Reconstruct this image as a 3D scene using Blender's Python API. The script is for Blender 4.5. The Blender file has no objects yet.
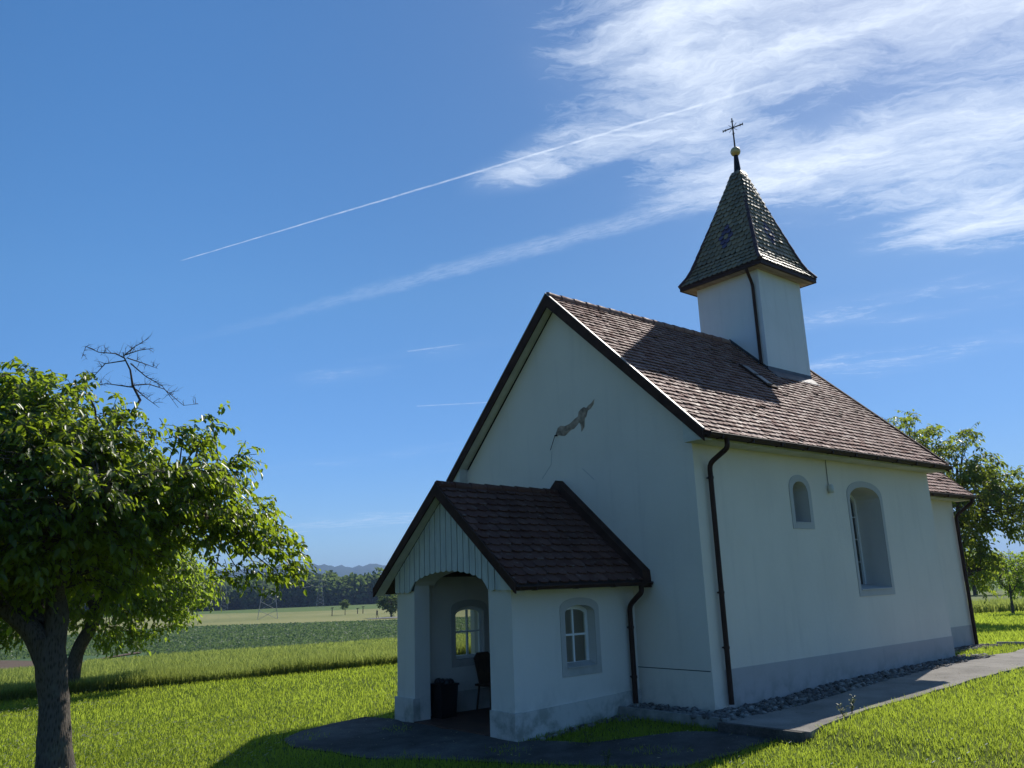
import bpy, math, random
import numpy as np
from mathutils import Vector
from mathutils.geometry import tessellate_polygon
R = math.radians
SC = bpy.context.scene
COL = SC.collection
rng = np.random.default_rng(7)
random.seed(7)

# ------------------------------------------------------------------ camera
CAM = (8.014, -10.325, 1.75)
YAW, PITCH, ROLL, FPX = 50.134, 13.836, 2.063, 821.4
cd = bpy.data.cameras.new('camera'); cam = bpy.data.objects.new('camera', cd); COL.objects.link(cam)
yw, pi_, ro = R(YAW), R(PITCH), R(ROLL)
fw = np.array([-math.sin(yw)*math.cos(pi_), math.cos(yw)*math.cos(pi_), math.sin(pi_)])
rt = np.array([math.cos(yw), math.sin(yw), 0.0]); up = np.cross(rt, fw)
r2 = rt*math.cos(ro)-up*math.sin(ro); u2 = up*math.cos(ro)+rt*math.sin(ro)
from mathutils import Matrix
cam.matrix_world = Matrix(((r2[0], u2[0], -fw[0], CAM[0]), (r2[1], u2[1], -fw[1], CAM[1]), (r2[2], u2[2], -fw[2], CAM[2]), (0, 0, 0, 1)))
cd.sensor_width = 36.0; cd.lens = FPX/1024*36.0; cd.clip_start = 0.05; cd.clip_end = 30000
SC.camera = cam
SC.render.resolution_x, SC.render.resolution_y = 1024, 768
SC.view_settings.view_transform = 'Standard'; SC.view_settings.look = 'None'
SC.view_settings.exposure = 0.12; SC.view_settings.gamma = 1.0
SC.render.engine = 'CYCLES'
SC.cycles.use_denoising = True
SC.cycles.max_bounces = 8; SC.cycles.transparent_max_bounces = 8

# ------------------------------------------------------------------ node helpers
class NT:
    def __init__(s, tree):
        s.t = tree; s.n = tree.nodes; s.l = tree.links
    def node(s, typ, **kw):
        n = s.n.new(typ)
        for k, v in kw.items(): setattr(n, k, v)
        return n
    def put(s, sock, v):
        if hasattr(v, 'is_linked') or isinstance(v, bpy.types.NodeSocket): s.l.new(v, sock)
        elif v is not None:
            if isinstance(v, (tuple, list)) and len(v) == 3 and sock.type == 'RGBA': v = (*v, 1)
            sock.default_value = v
    def math(s, op, a, b=None, c=None, clamp=False):
        n = s.node('ShaderNodeMath', operation=op, use_clamp=clamp)
        s.put(n.inputs[0], a)
        if b is not None: s.put(n.inputs[1], b)
        if c is not None: s.put(n.inputs[2], c)
        return n.outputs[0]
    def vmath(s, op, a, b=None):
        n = s.node('ShaderNodeVectorMath', operation=op); s.put(n.inputs[0], a)
        if b is not None: s.put(n.inputs[1], b)
        return n.outputs['Value'] if op in ('LENGTH', 'DOT_PRODUCT', 'DISTANCE') else n.outputs[0]
    def comb(s, x, y, z=0.0):
        n = s.node('ShaderNodeCombineXYZ'); s.put(n.inputs[0], x); s.put(n.inputs[1], y); s.put(n.inputs[2], z); return n.outputs[0]
    def sep(s, v):
        n = s.node('ShaderNodeSeparateXYZ'); s.put(n.inputs[0], v); return n.outputs
    def noise(s, v, scale, detail=4, rough=.55, dist=0.0):
        n = s.node('ShaderNodeTexNoise'); s.put(n.inputs['Vector'], v); n.inputs['Scale'].default_value = scale
        n.inputs['Detail'].default_value = detail; n.inputs['Roughness'].default_value = rough; n.inputs['Distortion'].default_value = dist
        return n.outputs[0]
    def ramp(s, f, stops, interp='LINEAR'):
        n = s.node('ShaderNodeValToRGB'); s.put(n.inputs[0], f); e = n.color_ramp.elements; n.color_ramp.interpolation = interp
        while len(e) < len(stops): e.new(.5)
        for el, (p, c) in zip(e, stops):
            el.position = p; el.color = (c, c, c, 1) if isinstance(c, (int, float)) else (*c, 1)
        return n.outputs[0]
    def rng(s, f, a, b, c=0.0, d=1.0, smooth=True):
        n = s.node('ShaderNodeMapRange', interpolation_type='SMOOTHSTEP' if smooth else 'LINEAR')
        s.put(n.inputs[0], f)
        for i, v in enumerate((a, b, c, d)): s.put(n.inputs[i+1], v)
        return n.outputs[0]
    def mix(s, f, a, b, typ='MIX'):
        n = s.node('ShaderNodeMix', data_type='RGBA', blend_type=typ)
        s.put(n.inputs[0], f); s.put(n.inputs[6], a); s.put(n.inputs[7], b); return n.outputs[2]
    def attr(s, name):
        return s.node('ShaderNodeAttribute', attribute_name=name).outputs['Fac']
    def pos(s): return s.node('ShaderNodeNewGeometry').outputs['Position']
    def scale(s, v, k): return s.vmath('MULTIPLY', v, k)

def material(name):
    m = bpy.data.materials.new(name); m.use_nodes = True
    t = NT(m.node_tree); t.n.clear()
    out = t.node('ShaderNodeOutputMaterial')
    return m, t, out
def bsdf(t, out, color, rough=.8, spec=.3, metal=0.0, bump=None, bstr=.3, bdist=.01):
    p = t.node('ShaderNodeBsdfPrincipled')
    t.put(p.inputs['Base Color'], color); t.put(p.inputs['Roughness'], rough); p.inputs['Specular IOR Level'].default_value = spec
    p.inputs['Metallic'].default_value = metal
    if bump is not None:
        b = t.node('ShaderNodeBump'); t.put(b.inputs['Height'], bump); b.inputs['Strength'].default_value = bstr; b.inputs['Distance'].default_value = bdist
        t.l.new(b.outputs[0], p.inputs['Normal'])
    if out is not None: t.l.new(p.outputs[0], out.inputs[0])
    return p

# ------------------------------------------------------------------ world: sky, cirrus, contrails
SUN_EL, SUN_AZ = 43.0, 14.6          # azimuth measured from +y towards -x
SUN_DIR = Vector((-math.sin(R(SUN_AZ))*math.cos(R(SUN_EL)), math.cos(R(SUN_AZ))*math.cos(R(SUN_EL)), math.sin(R(SUN_EL))))
W = bpy.data.worlds.new('World'); SC.world = W; W.use_nodes = True
w = NT(W.node_tree); w.n.clear()
sky = w.node('ShaderNodeTexSky', sky_type='NISHITA'); sky.sun_disc = False
sky.sun_elevation = R(SUN_EL); sky.sun_rotation = R(-SUN_AZ)
sky.altitude = 500; sky.air_density = 1.0; sky.dust_density = 0.35; sky.ozone_density = 2.2
gen = w.node('ShaderNodeTexCoord').outputs['Generated']
sx, sy, sz = w.sep(gen)
zc = w.math('MAXIMUM', sz, .02)
qx, qy = w.math('DIVIDE', sx, zc), w.math('DIVIDE', sy, zc)
Q = w.comb(qx, qy, 0)
def rotc(cx, cy, deg):               # coordinates along / across a direction in the cloud layer
    c, s_ = math.cos(R(deg)), math.sin(R(deg))
    dx, dy = w.math('SUBTRACT', qx, cx), w.math('SUBTRACT', qy, cy)
    a = w.math('ADD', w.math('MULTIPLY', dx, c), w.math('MULTIPLY', dy, s_))
    b = w.math('SUBTRACT', w.math('MULTIPLY', dy, c), w.math('MULTIPLY', dx, s_))
    return a, b
warp = w.noise(Q, 1.6, 3, .5)
def blob(cx, cy, deg, la, lb, k=1.0):
    a, b = rotc(cx, cy, deg)
    d = w.vmath('LENGTH', w.comb(w.math('DIVIDE', a, la), w.math('DIVIDE', b, lb), 0))
    d = w.math('ADD', d, w.math('MULTIPLY', w.math('SUBTRACT', warp, .5), 1.5))
    return w.math('MULTIPLY', w.rng(d, 1.25, .25), k)
wn1 = w.noise(Q, 2.3, 5, .6); wn2 = w.noise(w.comb(qy, qx, 4.1), 2.3, 5, .6)
def wrot(deg, amp):                      # streak coordinates, bent by a large slow warp
    a, b = rotc(0, 0, deg)
    return w.math('ADD', a, w.math('MULTIPLY', w.math('SUBTRACT', wn1, .5), amp)), w.math('ADD', b, w.math('MULTIPLY', w.math('SUBTRACT', wn2, .5), amp*.55))
ua, ub = wrot(24, .55)
streak = w.noise(w.comb(w.math('MULTIPLY', ua, 2.0), w.math('MULTIPLY', ub, 6.5), 0), 1.6, 12, .68, .35)
ua2, ub2 = wrot(50, .5)
fine = w.noise(w.comb(w.math('MULTIPLY', ua2, 5.0), w.math('MULTIPLY', ub2, 13.0), 3.3), 2.4, 12, .7, .4)
lump = w.noise(w.comb(w.math('MULTIPLY', ua, 1.0), w.math('MULTIPLY', ub, 1.7), 7.7), 2.2, 4, .5)
tex = w.math('ADD', w.math('ADD', w.math('MULTIPLY', streak, .42), w.math('MULTIPLY', fine, .34)), w.math('MULTIPLY', lump, .24))
masks = [blob(-.62, 1.25, -20, .68, .54), blob(-1.25, 1.25, 14, .46, .16, .85), blob(-.70, 1.9, 25, .66, .42, .95), blob(-.82, 2.50, 40, .46, .30, 1.0), blob(-.95, 1.75, 40, .5, .3, .8), blob(-.72, 2.2, 35, .7, .38, .8), blob(-1.35, 3.1, 30, .8, .3, .35),
         blob(-.25, 1.6, 20, .8, .9, .9), blob(-1.75, 3.9, 15, 1.0, .35, .42), blob(-10.5, 6.2, 20, 5.0, 1.2, .45), blob(-3.1, 1.9, 20, 1.2, .22, .24), blob(-5.5, 3.2, 20, 1.6, .35, .24)]
mk = masks[0]
for m_ in masks[1:]: mk = w.math('MAXIMUM', mk, m_)
thr = w.math('SUBTRACT', .60, w.math('MULTIPLY', mk, .27))
cir = w.math('MULTIPLY', w.rng(tex, thr, w.math('ADD', thr, .33), 0, 1, False), w.rng(mk, 0.0, .4))
veil = w.math('MULTIPLY', w.rng(lump, .3, .75), w.math('MULTIPLY', w.rng(mk, .05, .8), .24))
cir = w.math('MINIMUM', w.math('ADD', veil, w.math('MULTIPLY', cir, .84)), .92)
def trail(x0, y0, x1, y1, wid0, wid1, k, noisy, f0=.01):
    L = math.hypot(x1-x0, y1-y0); a, b = rotc(x0, y0, math.degrees(math.atan2(y1-y0, x1-x0)))
    t_ = w.math('DIVIDE', a, L)
    wd = w.math('ADD', wid0, w.math('MULTIPLY', t_, wid1-wid0))
    jit = w.math('MULTIPLY', w.math('SUBTRACT', w.noise(Q, 9.0, 4, .6), .5), noisy)
    d = w.math('DIVIDE', w.math('ABSOLUTE', w.math('ADD', b, jit)), wd)
    v = w.rng(d, 1.0, .1)
    ends = w.math('MULTIPLY', w.rng(t_, -.002, f0), w.rng(t_, 1.0, .75))
    tx = w.rng(w.noise(w.comb(w.math('MULTIPLY', a, 6), w.math('MULTIPLY', b, 22), 0), 3.0, 8, .7), .30, .64, .2, 1.0)
    return w.math('MULTIPLY', w.math('MULTIPLY', v, ends), w.math('MULTIPLY', tx, k))
tr1 = trail(-2.435, .731, -.579, 1.501, .0034, .010, .5, .004)
tr2 = trail(-3.60, .90, -.2, 2.10, .05, .11, .25, .09, .75)
tr3 = trail(-2.90, 1.84, -2.66, 1.99, .012, .008, .3, .0)
tr4 = trail(-3.80, 2.47, -3.4, 2.88, .02, .02, .3, .0)
al = cir
for t_ in (tr1, tr2, tr3, tr4): al = w.math('ADD', al, w.math('MULTIPLY', t_, w.math('SUBTRACT', 1.0, w.math('MULTIPLY', al, .6))))
al = w.math('MULTIPLY', al, w.rng(sz, .03, .10))
al = w.math('MINIMUM', al, 1.0)
SKYK = 0.13
hsv = w.node('ShaderNodeHueSaturation'); w.l.new(sky.outputs[0], hsv.inputs['Color']); hsv.inputs['Saturation'].default_value = 1.28
cloudcol = (6.9, 7.6, 8.6)
# the half of the sky away from the sun is darker
front = w.vmath('DOT_PRODUCT', gen, tuple(Vector((SUN_DIR.x, SUN_DIR.y, .25)).normalized()))
fac = w.math('MULTIPLY', w.rng(front, -.75, .3, .72, 1.0), w.rng(front, .45, .97, 1.0, .72))
low = w.ramp(sz, [(0.0, (.40, .58, .86)), (.07, (.48, .64, .90)), (.17, (.60, .75, .95)), (.34, (.90, .95, .98)), (.6, (1.0, 1.0, 1.0))])
base_sky = w.mix(1.0, w.mix(1.0, hsv.outputs[0], w.comb(fac, fac, fac), 'MULTIPLY'), low, 'MULTIPLY')
skyc = w.mix(w.math('MULTIPLY', al, .95), base_sky, (*cloudcol, 1))
bg = w.node('ShaderNodeBackground'); w.l.new(skyc, bg.inputs[0]); bg.inputs[1].default_value = SKYK
wo = w.node('ShaderNodeOutputWorld'); w.l.new(bg.outputs[0], wo.inputs[0])
W.cycles.sampling_method = 'MANUAL'; W.cycles.sample_map_resolution = 1024

sd = bpy.data.lights.new('sun', 'SUN'); sd.energy = 5.0; sd.angle = R(.53); sd.color = (1.0, .95, .86)
sun = bpy.data.objects.new('sun', sd); COL.objects.link(sun)
sun.rotation_euler = SUN_DIR.to_track_quat('Z', 'Y').to_euler(); sun.location = (0, 0, 40)

# ------------------------------------------------------------------ terrain height
TD = np.array([[0,0],[21,0],[27,-.16],[33,-.5],[40,-.93],[55,-1.5],[80,-2.2],[110,-2.85],[150,-3.5],[220,-3.95],[300,-4.2],[450,-4.75],[700,-7],[1500,-14],[9000,-20]])
def H(x, y):
    x = np.asarray(x, float); y = np.asarray(y, float)
    dx, dy = x-CAM[0], y-CAM[1]; d = np.hypot(dx, dy)
    t = np.clip((d-18)/24, 0, 1); ww = 1-t*t*(3-2*t)
    az = np.degrees(np.arctan2(-dx, dy)); q = np.clip((az-28)/24, 0, 1); q = .35+.65*q*q*(3-2*q); q = np.where(az < -60, 1, q)
    sm = lambda v, a, b: np.clip((v-a)/(b-a), 0, 1)
    cellar = .22*sm(x, -4.5, -4.15)*sm(-x, 1.45, 1.8)*sm(y, -2.5, -2.15)*sm(-y, -.6, -.1)      # lower ground under the porch floor
    return (-.23+.23*np.tanh((y+.3)/4))*ww+np.interp(d, TD[:, 0], TD[:, 1])*q-cellar+.10*sm(x, 1.42, 1.85)*sm(y, -.78, -.3)*sm(-y, -3.0, -.8)
def polar(az, r):
    a = np.radians(az); return CAM[0]-np.sin(a)*r, CAM[1]+np.cos(a)*r

# ------------------------------------------------------------------ object helpers
def link(me, name, parent=None):
    o = bpy.data.objects.new(name, me); COL.objects.link(o)
    if parent is not None: o.parent = parent
    return o
def tag(o, label=None, cat=None, group=None, kind=None):
    for k, v in (('label', label), ('category', cat), ('group', group), ('kind', kind)):
        if v: o[k] = v
    return o
def thing(name, label, cat, loc=(0, 0, 0), group=None, rotz=0.0):
    o = bpy.data.objects.new(name, None); COL.objects.link(o); o.location = loc; o.rotation_euler = (0, 0, rotz); o.empty_display_size = .1
    return tag(o, label, cat, group)
def np_mesh(name, V, F, mats, rnd=None, mark=None, mi=None, parent=None, smooth=False):
    """F: list of (M,k) index arrays"""
    me = bpy.data.meshes.new(name)
    V = np.asarray(V, np.float32)
    me.vertices.add(len(V)); me.vertices.foreach_set('co', V.ravel())
    F = [np.asarray(f, np.int32) for f in F if len(f)]
    nl = sum(f.size for f in F); npoly = sum(len(f) for f in F)
    me.loops.add(nl); me.polygons.add(npoly)
    me.loops.foreach_set('vertex_index', np.concatenate([f.ravel() for f in F]))
    ks = np.concatenate([np.full(len(f), f.shape[1], np.int32) for f in F])
    st = np.concatenate([[0], np.cumsum(ks)[:-1]]).astype(np.int32)
    me.polygons.foreach_set('loop_start', st)
    try: me.polygons.foreach_set('loop_total', ks)
    except Exception: pass
    if mi is not None: me.polygons.foreach_set('material_index', np.asarray(mi, np.int32))
    for nm, arr in (('rnd', rnd), ('mark', mark)):
        if arr is not None:
            at = me.attributes.new(nm, 'FLOAT', 'FACE'); at.data.foreach_set('value', np.asarray(arr, np.float32))
    me.update(calc_edges=True); me.validate()
    if smooth: me.polygons.foreach_set('use_smooth', np.ones(npoly, bool))
    for m in (mats if isinstance(mats, (list, tuple)) else [mats]): me.materials.append(m)
    return link(me, name, parent)
class MB:
    def __init__(s): s.v = []; s.f = []; s.m = []; s.r = []; s.k = []; s.sm = []
    def add(s, vs, fs, m=0, r=None, k=0.0, smooth=False):
        b = len(s.v); s.v += [tuple(map(float, q)) for q in vs]
        rr = random.random() if r is None else r
        for f in fs:
            s.f.append(tuple(b+i for i in f)); s.m.append(m); s.r.append(rr); s.k.append(k); s.sm.append(smooth)
    def box(s, a, b, m=0, bev=0.0):
        (x0, y0, z0), (x1, y1, z1) = a, b
        vs = [(x0,y0,z0),(x1,y0,z0),(x1,y1,z0),(x0,y1,z0),(x0,y0,z1),(x1,y0,z1),(x1,y1,z1),(x0,y1,z1)]
        s.add(vs, [(3,2,1,0),(4,5,6,7),(0,1,5,4),(1,2,6,5),(2,3,7,6),(3,0,4,7)], m)
    def prism(s, loop, fn, d0, d1, m=0):
        """2D loop -> fn(a,b,d); extruded from d0 to d1"""
        n = len(loop); vs = [fn(a, b, d0) for a, b in loop]+[fn(a, b, d1) for a, b in loop]
        tr = tessellate_polygon([[Vector((a, b, 0)) for a, b in loop]])
        fs = [tuple(t) for t in tr]+[tuple(i+n for i in reversed(t)) for t in tr]
        fs += [(i, (i+1) % n, (i+1) % n+n, i+n) for i in range(n)]
        s.add(vs, fs, m)
    def ring(s, outer, inner, fn, d0, d1, m=0):
        """band between two loops with the same number of points, extruded"""
        n = len(outer); vs = []
        for L, d in ((outer, d0), (inner, d0), (outer, d1), (inner, d1)): vs += [fn(a, b, d) for a, b in L]
        fs = []
        for i in range(n):
            j = (i+1) % n
            fs += [(i, j, n+j, n+i), (2*n+i, 3*n+i, 3*n+j, 2*n+j), (i, 2*n+i, 2*n+j, j), (n+i, n+j, 3*n+j, 3*n+i)]
        s.add(vs, fs, m)
    def holed(s, outer, holes, fn, d, m=0):
        pts = list(outer); 
        for h in holes: pts += h
        tr = tessellate_polygon([[Vector((a, b, 0)) for a, b in L] for L in [outer]+list(holes)])
        s.add([fn(a, b, d) for a, b in pts], [tuple(t) for t in tr], m)
    def reveal(s, loop, fn, d0, d1, m=0):
        n = len(loop); s.add([fn(a, b, d0) for a, b in loop]+[fn(a, b, d1) for a, b in loop], [(i, (i+1) % n, (i+1) % n+n, i+n) for i in range(n)], m)
    def cap(s, loop, fn, d, m=0):
        tr = tessellate_polygon([[Vector((a, b, 0)) for a, b in loop]])
        s.add([fn(a, b, d) for a, b in loop], [tuple(t) for t in tr], m)
    def tube(s, pts, rad, n=8, m=0, caps=True, smooth=True, r=None):
        P = [Vector(p) for p in pts]; rad = rad if isinstance(rad, (list, tuple)) else [rad]*len(P)
        vs = []; prev = None
        for i, p in enumerate(P):
            t = (P[min(i+1, len(P)-1)]-P[max(i-1, 0)]).normalized()
            if prev is None:
                a = Vector((0, 0, 1)) if abs(t.z) < .9 else Vector((1, 0, 0)); u = t.cross(a).normalized()
            else:
                u = prev-t*prev.dot(t)
                u = u.normalized() if u.length > 1e-6 else t.orthogonal().normalized()
            prev = u; v = t.cross(u)
            for j in range(n):
                q = 2*math.pi*j/n; vs.append(p+(u*math.cos(q)+v*math.sin(q))*rad[i])
        fs = [(i*n+j, i*n+(j+1) % n, (i+1)*n+(j+1) % n, (i+1)*n+j) for i in range(len(P)-1) for j in range(n)]
        s.add(vs, fs, m, r, smooth=smooth)
        if caps:
            b = len(P)-1
            s.add([vs[j] for j in range(n)], [tuple(reversed(range(n)))], m, r); s.add([vs[b*n+j] for j in range(n)], [tuple(range(n))], m, r)
    def lathe(s, prof, c, n=20, m=0, smooth=True):
        vs = [(c[0]+r*math.cos(2*math.pi*j/n), c[1]+r*math.sin(2*math.pi*j/n), c[2]+z) for r, z in prof for j in range(n)]
        s.add(vs, [(i*n+j, i*n+(j+1) % n, (i+1)*n+(j+1) % n, (i+1)*n+j) for i in range(len(prof)-1) for j in range(n)], m, smooth=smooth)
    def tiles(s, BL, BR, TL, TR, exp, wid, m=0, lift=.028, mark=None, start=0, rnd=.32):
        BL, BR, TL, TR = map(Vector, (BL, BR, TL, TR))
        u = (BR-BL).normalized(); mid = (TL+TR)/2-BL; v = (mid-u*mid.dot(u)); S = v.length; v.normalize()
        n = u.cross(v)
        if n.z < 0: n = -n
        wb = (BR-BL).length; tl = (TL-BL).dot(u); tr_ = (TR-BL).dot(u)
        rows = max(1, round(S/exp)); e = S/rows
        for i in range(rows):
            s0 = i*e; s1 = min(S, s0+e*1.25)
            lo = lambda q: tl*q/S
            hi = lambda q: wb+(tr_-wb)*q/S
            x = -((i+start) % 2)*wid*.5 + math.floor(lo(s0)/wid)*wid-wid
            while x < hi(s0):
                a, b = x+.002, x+wid-.002
                if b > lo(s0)+.01 and a < hi(s0)-.01:
                    c = rnd*e; hz = lift*(1+random.uniform(-.28, .28))*(1.5 if random.random() < .02 else 1); dx = random.uniform(-.007, .007)
                    sh = [(a, s0+c), (a+.12*wid, s0+.35*c), (a+.3*wid, s0+.05*c), (b-.3*wid, s0), (b-.12*wid, s0+.35*c), (b, s0+c), (b, s1), (a, s1)]
                    top, bot = [], []
                    for k_, (p, q) in enumerate(sh):
                        p = min(max(p+dx, lo(q)), hi(q)); f = (q-s0)/(e*1.25)
                        h = hz*(1-f)+.003
                        P = BL+u*p+v*q
                        top.append(P+n*h)
                        if k_ < 6: bot.append(P+n*(h-.016))
                    mk_ = mark((x+wid/2), i) if mark else 0.0
                    s.add(top+bot, [tuple(range(8))]+[(k_, 8+k_, 9+k_, k_+1) for k_ in range(5)], m, None, mk_)
                x += wid
    def build(s, name, mats, parent=None):
        me = bpy.data.meshes.new(name); me.from_pydata(s.v, [], s.f)
        me.polygons.foreach_set('material_index', s.m); me.polygons.foreach_set('use_smooth', s.sm)
        at = me.attributes.new('rnd', 'FLOAT', 'FACE'); at.data.foreach_set('value', s.r)
        at = me.attributes.new('mark', 'FLOAT', 'FACE'); at.data.foreach_set('value', s.k)
        for m in (mats if isinstance(mats, (list, tuple)) else [mats]): me.materials.append(m)
        return link(me, name, parent)
XY = lambda a, b, d: (a, b, d)
XZ = lambda a, b, d: (a, d, b)       # loop in x,z ; depth = y
YZ = lambda a, b, d: (d, a, b)       # loop in y,z ; depth = x
def arch(y0, y1, zb, zs, zt, n=14):
    c, hw = (y0+y1)/2, (y1-y0)/2
    L = [(y0, zb), (y1, zb)]
    for i in range(n+1):
        q = math.pi*i/n; L.append((c+hw*math.cos(q), zs+(zt-zs)*math.sin(q)**.85))
    return L

# ------------------------------------------------------------------ materials
def mat_plaster(name, col, dirt=.25, z0=-.4, z1=.6):
    m, t, o = material(name); p = t.pos()
    big = t.noise(p, .9, 4, .6); med = t.noise(p, 5, 4, .6); st = t.noise(t.scale(p, (3, 3, .35)), 1.6, 5, .6)
    z = t.sep(p)[2]
    low = t.math('MULTIPLY', t.rng(z, z1, z0), t.rng(t.noise(p, 3.2, 6, .65), .42, .66))
    c = t.mix(t.rng(big, .35, .7, 0, .5), col, tuple(v*.9 for v in col))
    c = t.mix(t.rng(st, .5, .75, 0, .32), c, tuple(v*.8 for v in col))
    c = t.mix(t.math('MULTIPLY', low, dirt), c, (.16, .17, .13))
    b = t.math('ADD', t.math('ADD', t.math('MULTIPLY', t.noise(p, 90, 3, .6), .6), t.math('MULTIPLY', med, .9)), t.math('MULTIPLY', t.noise(p, 16, 4, .6), .8))
    bsdf(t, o, c, .92, .15, bump=b, bstr=.5, bdist=.009); return m
def mat_plain(name, col, rough=.7, spec=.3, var=.25, sc=6, metal=0.0, bump=.1, stretch=(1, 1, 1)):
    m, t, o = material(name); p = t.scale(t.pos(), stretch)
    n = t.noise(p, sc, 5, .6)
    c = t.mix(t.rng(n, .3, .7), tuple(v*(1-var) for v in col), tuple(min(1, v*(1+var)) for v in col))
    bsdf(t, o, c, rough, spec, metal, bump=t.noise(p, sc*6, 3), bstr=bump, bdist=.004); return m
def mat_tile(name, cols, rough=.6, spec=.35, markcol=None, lichen=.3):
    m, t, o = material(name); r = t.attr('rnd'); p = t.pos()
    n = len(cols); c = t.ramp(r, [(i/max(1, n-1), cc) for i, cc in enumerate(cols)])
    pat = t.noise(p, .8, 4, .6)
    c = t.mix(t.rng(pat, .35, .7, 0, .55), c, tuple(v*.62 for v in cols[n//2]))
    li = t.math('MULTIPLY', t.rng(t.noise(p, 11, 5, .7), .56, .72), lichen)
    c = t.mix(li, c, (.30, .28, .22))
    if markcol: c = t.mix(t.attr('mark'), c, markcol)
    bsdf(t, o, c, t.rng(t.noise(p, 7, 3), .3, .7, rough-.12, rough+.15), spec, bump=t.noise(p, 60, 4, .6), bstr=.25, bdist=.004); return m
def mat_leaf(name, a, b, tr, trk=.45, rough=.42, spec=.4):
    m, t, o = material(name); r = t.attr('rnd')
    c = t.mix(r, a, b)
    p = bsdf(t, None, c, rough, spec)
    tl = t.node('ShaderNodeBsdfTranslucent'); t.put(tl.inputs[0], t.mix(r, tuple(v*.75 for v in tr), tr))
    mx = t.node('ShaderNodeMixShader'); mx.inputs[0].default_value = trk
    t.l.new(p.outputs[0], mx.inputs[1]); t.l.new(tl.outputs[0], mx.inputs[2]); t.l.new(mx.outputs[0], o.inputs[0]); return m
def mat_bark(name, a, b, sc=1.0):
    m, t, o = material(name); p = t.pos()
    q = t.scale(p, (9*sc, 9*sc, 2.2*sc)); vo = t.node('ShaderNodeTexVoronoi'); t.put(vo.inputs['Vector'], t.vmath('ADD', q, t.scale(t.node('ShaderNodeTexNoise').outputs[1], (.8, .8, .8)))); vo.inputs['Scale'].default_value = 2.2
    n = t.noise(q, 2.5, 6, .7)
    f = t.math('ADD', t.math('MULTIPLY', vo.outputs[0], .7), t.math('MULTIPLY', n, .6))
    c = t.mix(t.rng(f, .25, .75), a, b); c = t.mix(t.rng(t.noise(p, 3.5, 5, .7), .55, .7, 0, .5), c, (.16, .165, .13))
    bsdf(t, o, c, .95, .1, bump=f, bstr=.9, bdist=.03); return m
WALL = mat_plaster('white_render', (.78, .70, .595))
WALLP = mat_plaster('porch_render', (.72, .68, .62), .45, -.5, .5)
PLW = mat_plaster('plinth_white', (.60, .575, .53), .7, -.4, .7)
PLG = mat_plaster('plinth_grey', (.50, .455, .43), .45, -.2, .5)
SURR = mat_plaster('window_surround_grey', (.50, .48, .45), .3, .3, .9)
REV = mat_plaster('reveal_render', (.60, .58, .55), .05)
TILE = mat_tile('nave_tile', [(.20, .088, .064), (.28, .145, .112), (.34, .195, .158), (.25, .125, .098), (.38, .245, .205)], .74, .17, lichen=.35)
TILEP = mat_tile('porch_tile', [(.085, .036, .026), (.115, .052, .038), (.155, .075, .055), (.105, .053, .042)], .85, .12, lichen=.45)
TILES = mat_tile('spire_tile', [(.22, .175, .10), (.275, .22, .125), (.17, .14, .085), (.31, .25, .15)], .46, .3, (.085, .065, .12), .1)
HIP = mat_plain('hip_tile_brown', (.075, .045, .05), .6, .25, .3, 8)
DECK = mat_plain('roof_deck', (.05, .035, .03), .8, .2)
BARGE = mat_plain('dark_brown_board', (.055, .028, .02), .8, .12, .25, 5, stretch=(1, 1, 1))
CAPM = mat_plain('verge_metal', (.26, .22, .20), .5, .4, .15, 4, .2, .03)
GUT = mat_plain('brown_gutter_metal', (.045, .022, .016), .6, .2, .2, 5, 0, .02)
SOFF = mat_plain('soffit_paint', (.55, .53, .46), .8, .2, .12, 3)
SOFW = mat_plain('tower_soffit_wood', (.34, .27, .20), .75, .2, .3, 3, stretch=(6, .6, 3))
TOWP = mat_plaster('tower_panel', (.74, .75, .76), .02, -9, -8)
LEAD = mat_plain('lead_flashing', (.075, .07, .075), .5, .4, .3, 4, .4, .05)
CLAD = mat_plain('cladding_paint', (.52, .55, .53), .75, .25, .12, 3, stretch=(5, 1, .8))
GAP = mat_plain('cladding_shadow_gap', (.06, .065, .06), .9, .1)
WHITE = mat_plain('white_window_paint', (.78, .78, .76), .45, .4, .05, 4)
WOOD = mat_plain('dark_wood', (.06, .035, .02), .6, .3, .35, 3, stretch=(6, 6, 1))
GOLD = mat_plain('weathered_gilt', (.60, .43, .19), .5, .5, .25, 6, .55, .05)
IRON = mat_plain('black_iron', (.02, .018, .018), .5, .4, .2, 6, .5)
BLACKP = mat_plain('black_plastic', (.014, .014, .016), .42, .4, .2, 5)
PATCH = mat_plain('bare_mortar', (.33, .245, .18), .95, .1, .45, 9, bump=.8)
CRACK = mat_plain('faded_line', (.34, .34, .33), .95, .1, .2, 20)
TERRA = mat_plain('porch_floor_tile', (.10, .05, .035), .6, .3, .3, 3)
LAMPW = mat_plain('pale_plastic', (.6, .6, .56), .5, .4, .08, 5)
m, t, o = material('window_glass')
gl = t.node('ShaderNodeBsdfGlossy'); gl.inputs['Roughness'].default_value = .02; tp = t.node('ShaderNodeBsdfTransparent'); tp.inputs[0].default_value = (.72, .74, .72, 1)
fr = t.node('ShaderNodeFresnel'); fr.inputs[0].default_value = 1.5; mx = t.node('ShaderNodeMixShader')
t.l.new(t.math('ADD', fr.outputs[0], .03), mx.inputs[0]); t.l.new(tp.outputs[0], mx.inputs[1]); t.l.new(gl.outputs[0], mx.inputs[2]); t.l.new(mx.outputs[0], o.inputs[0]); GLASS = m

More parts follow.
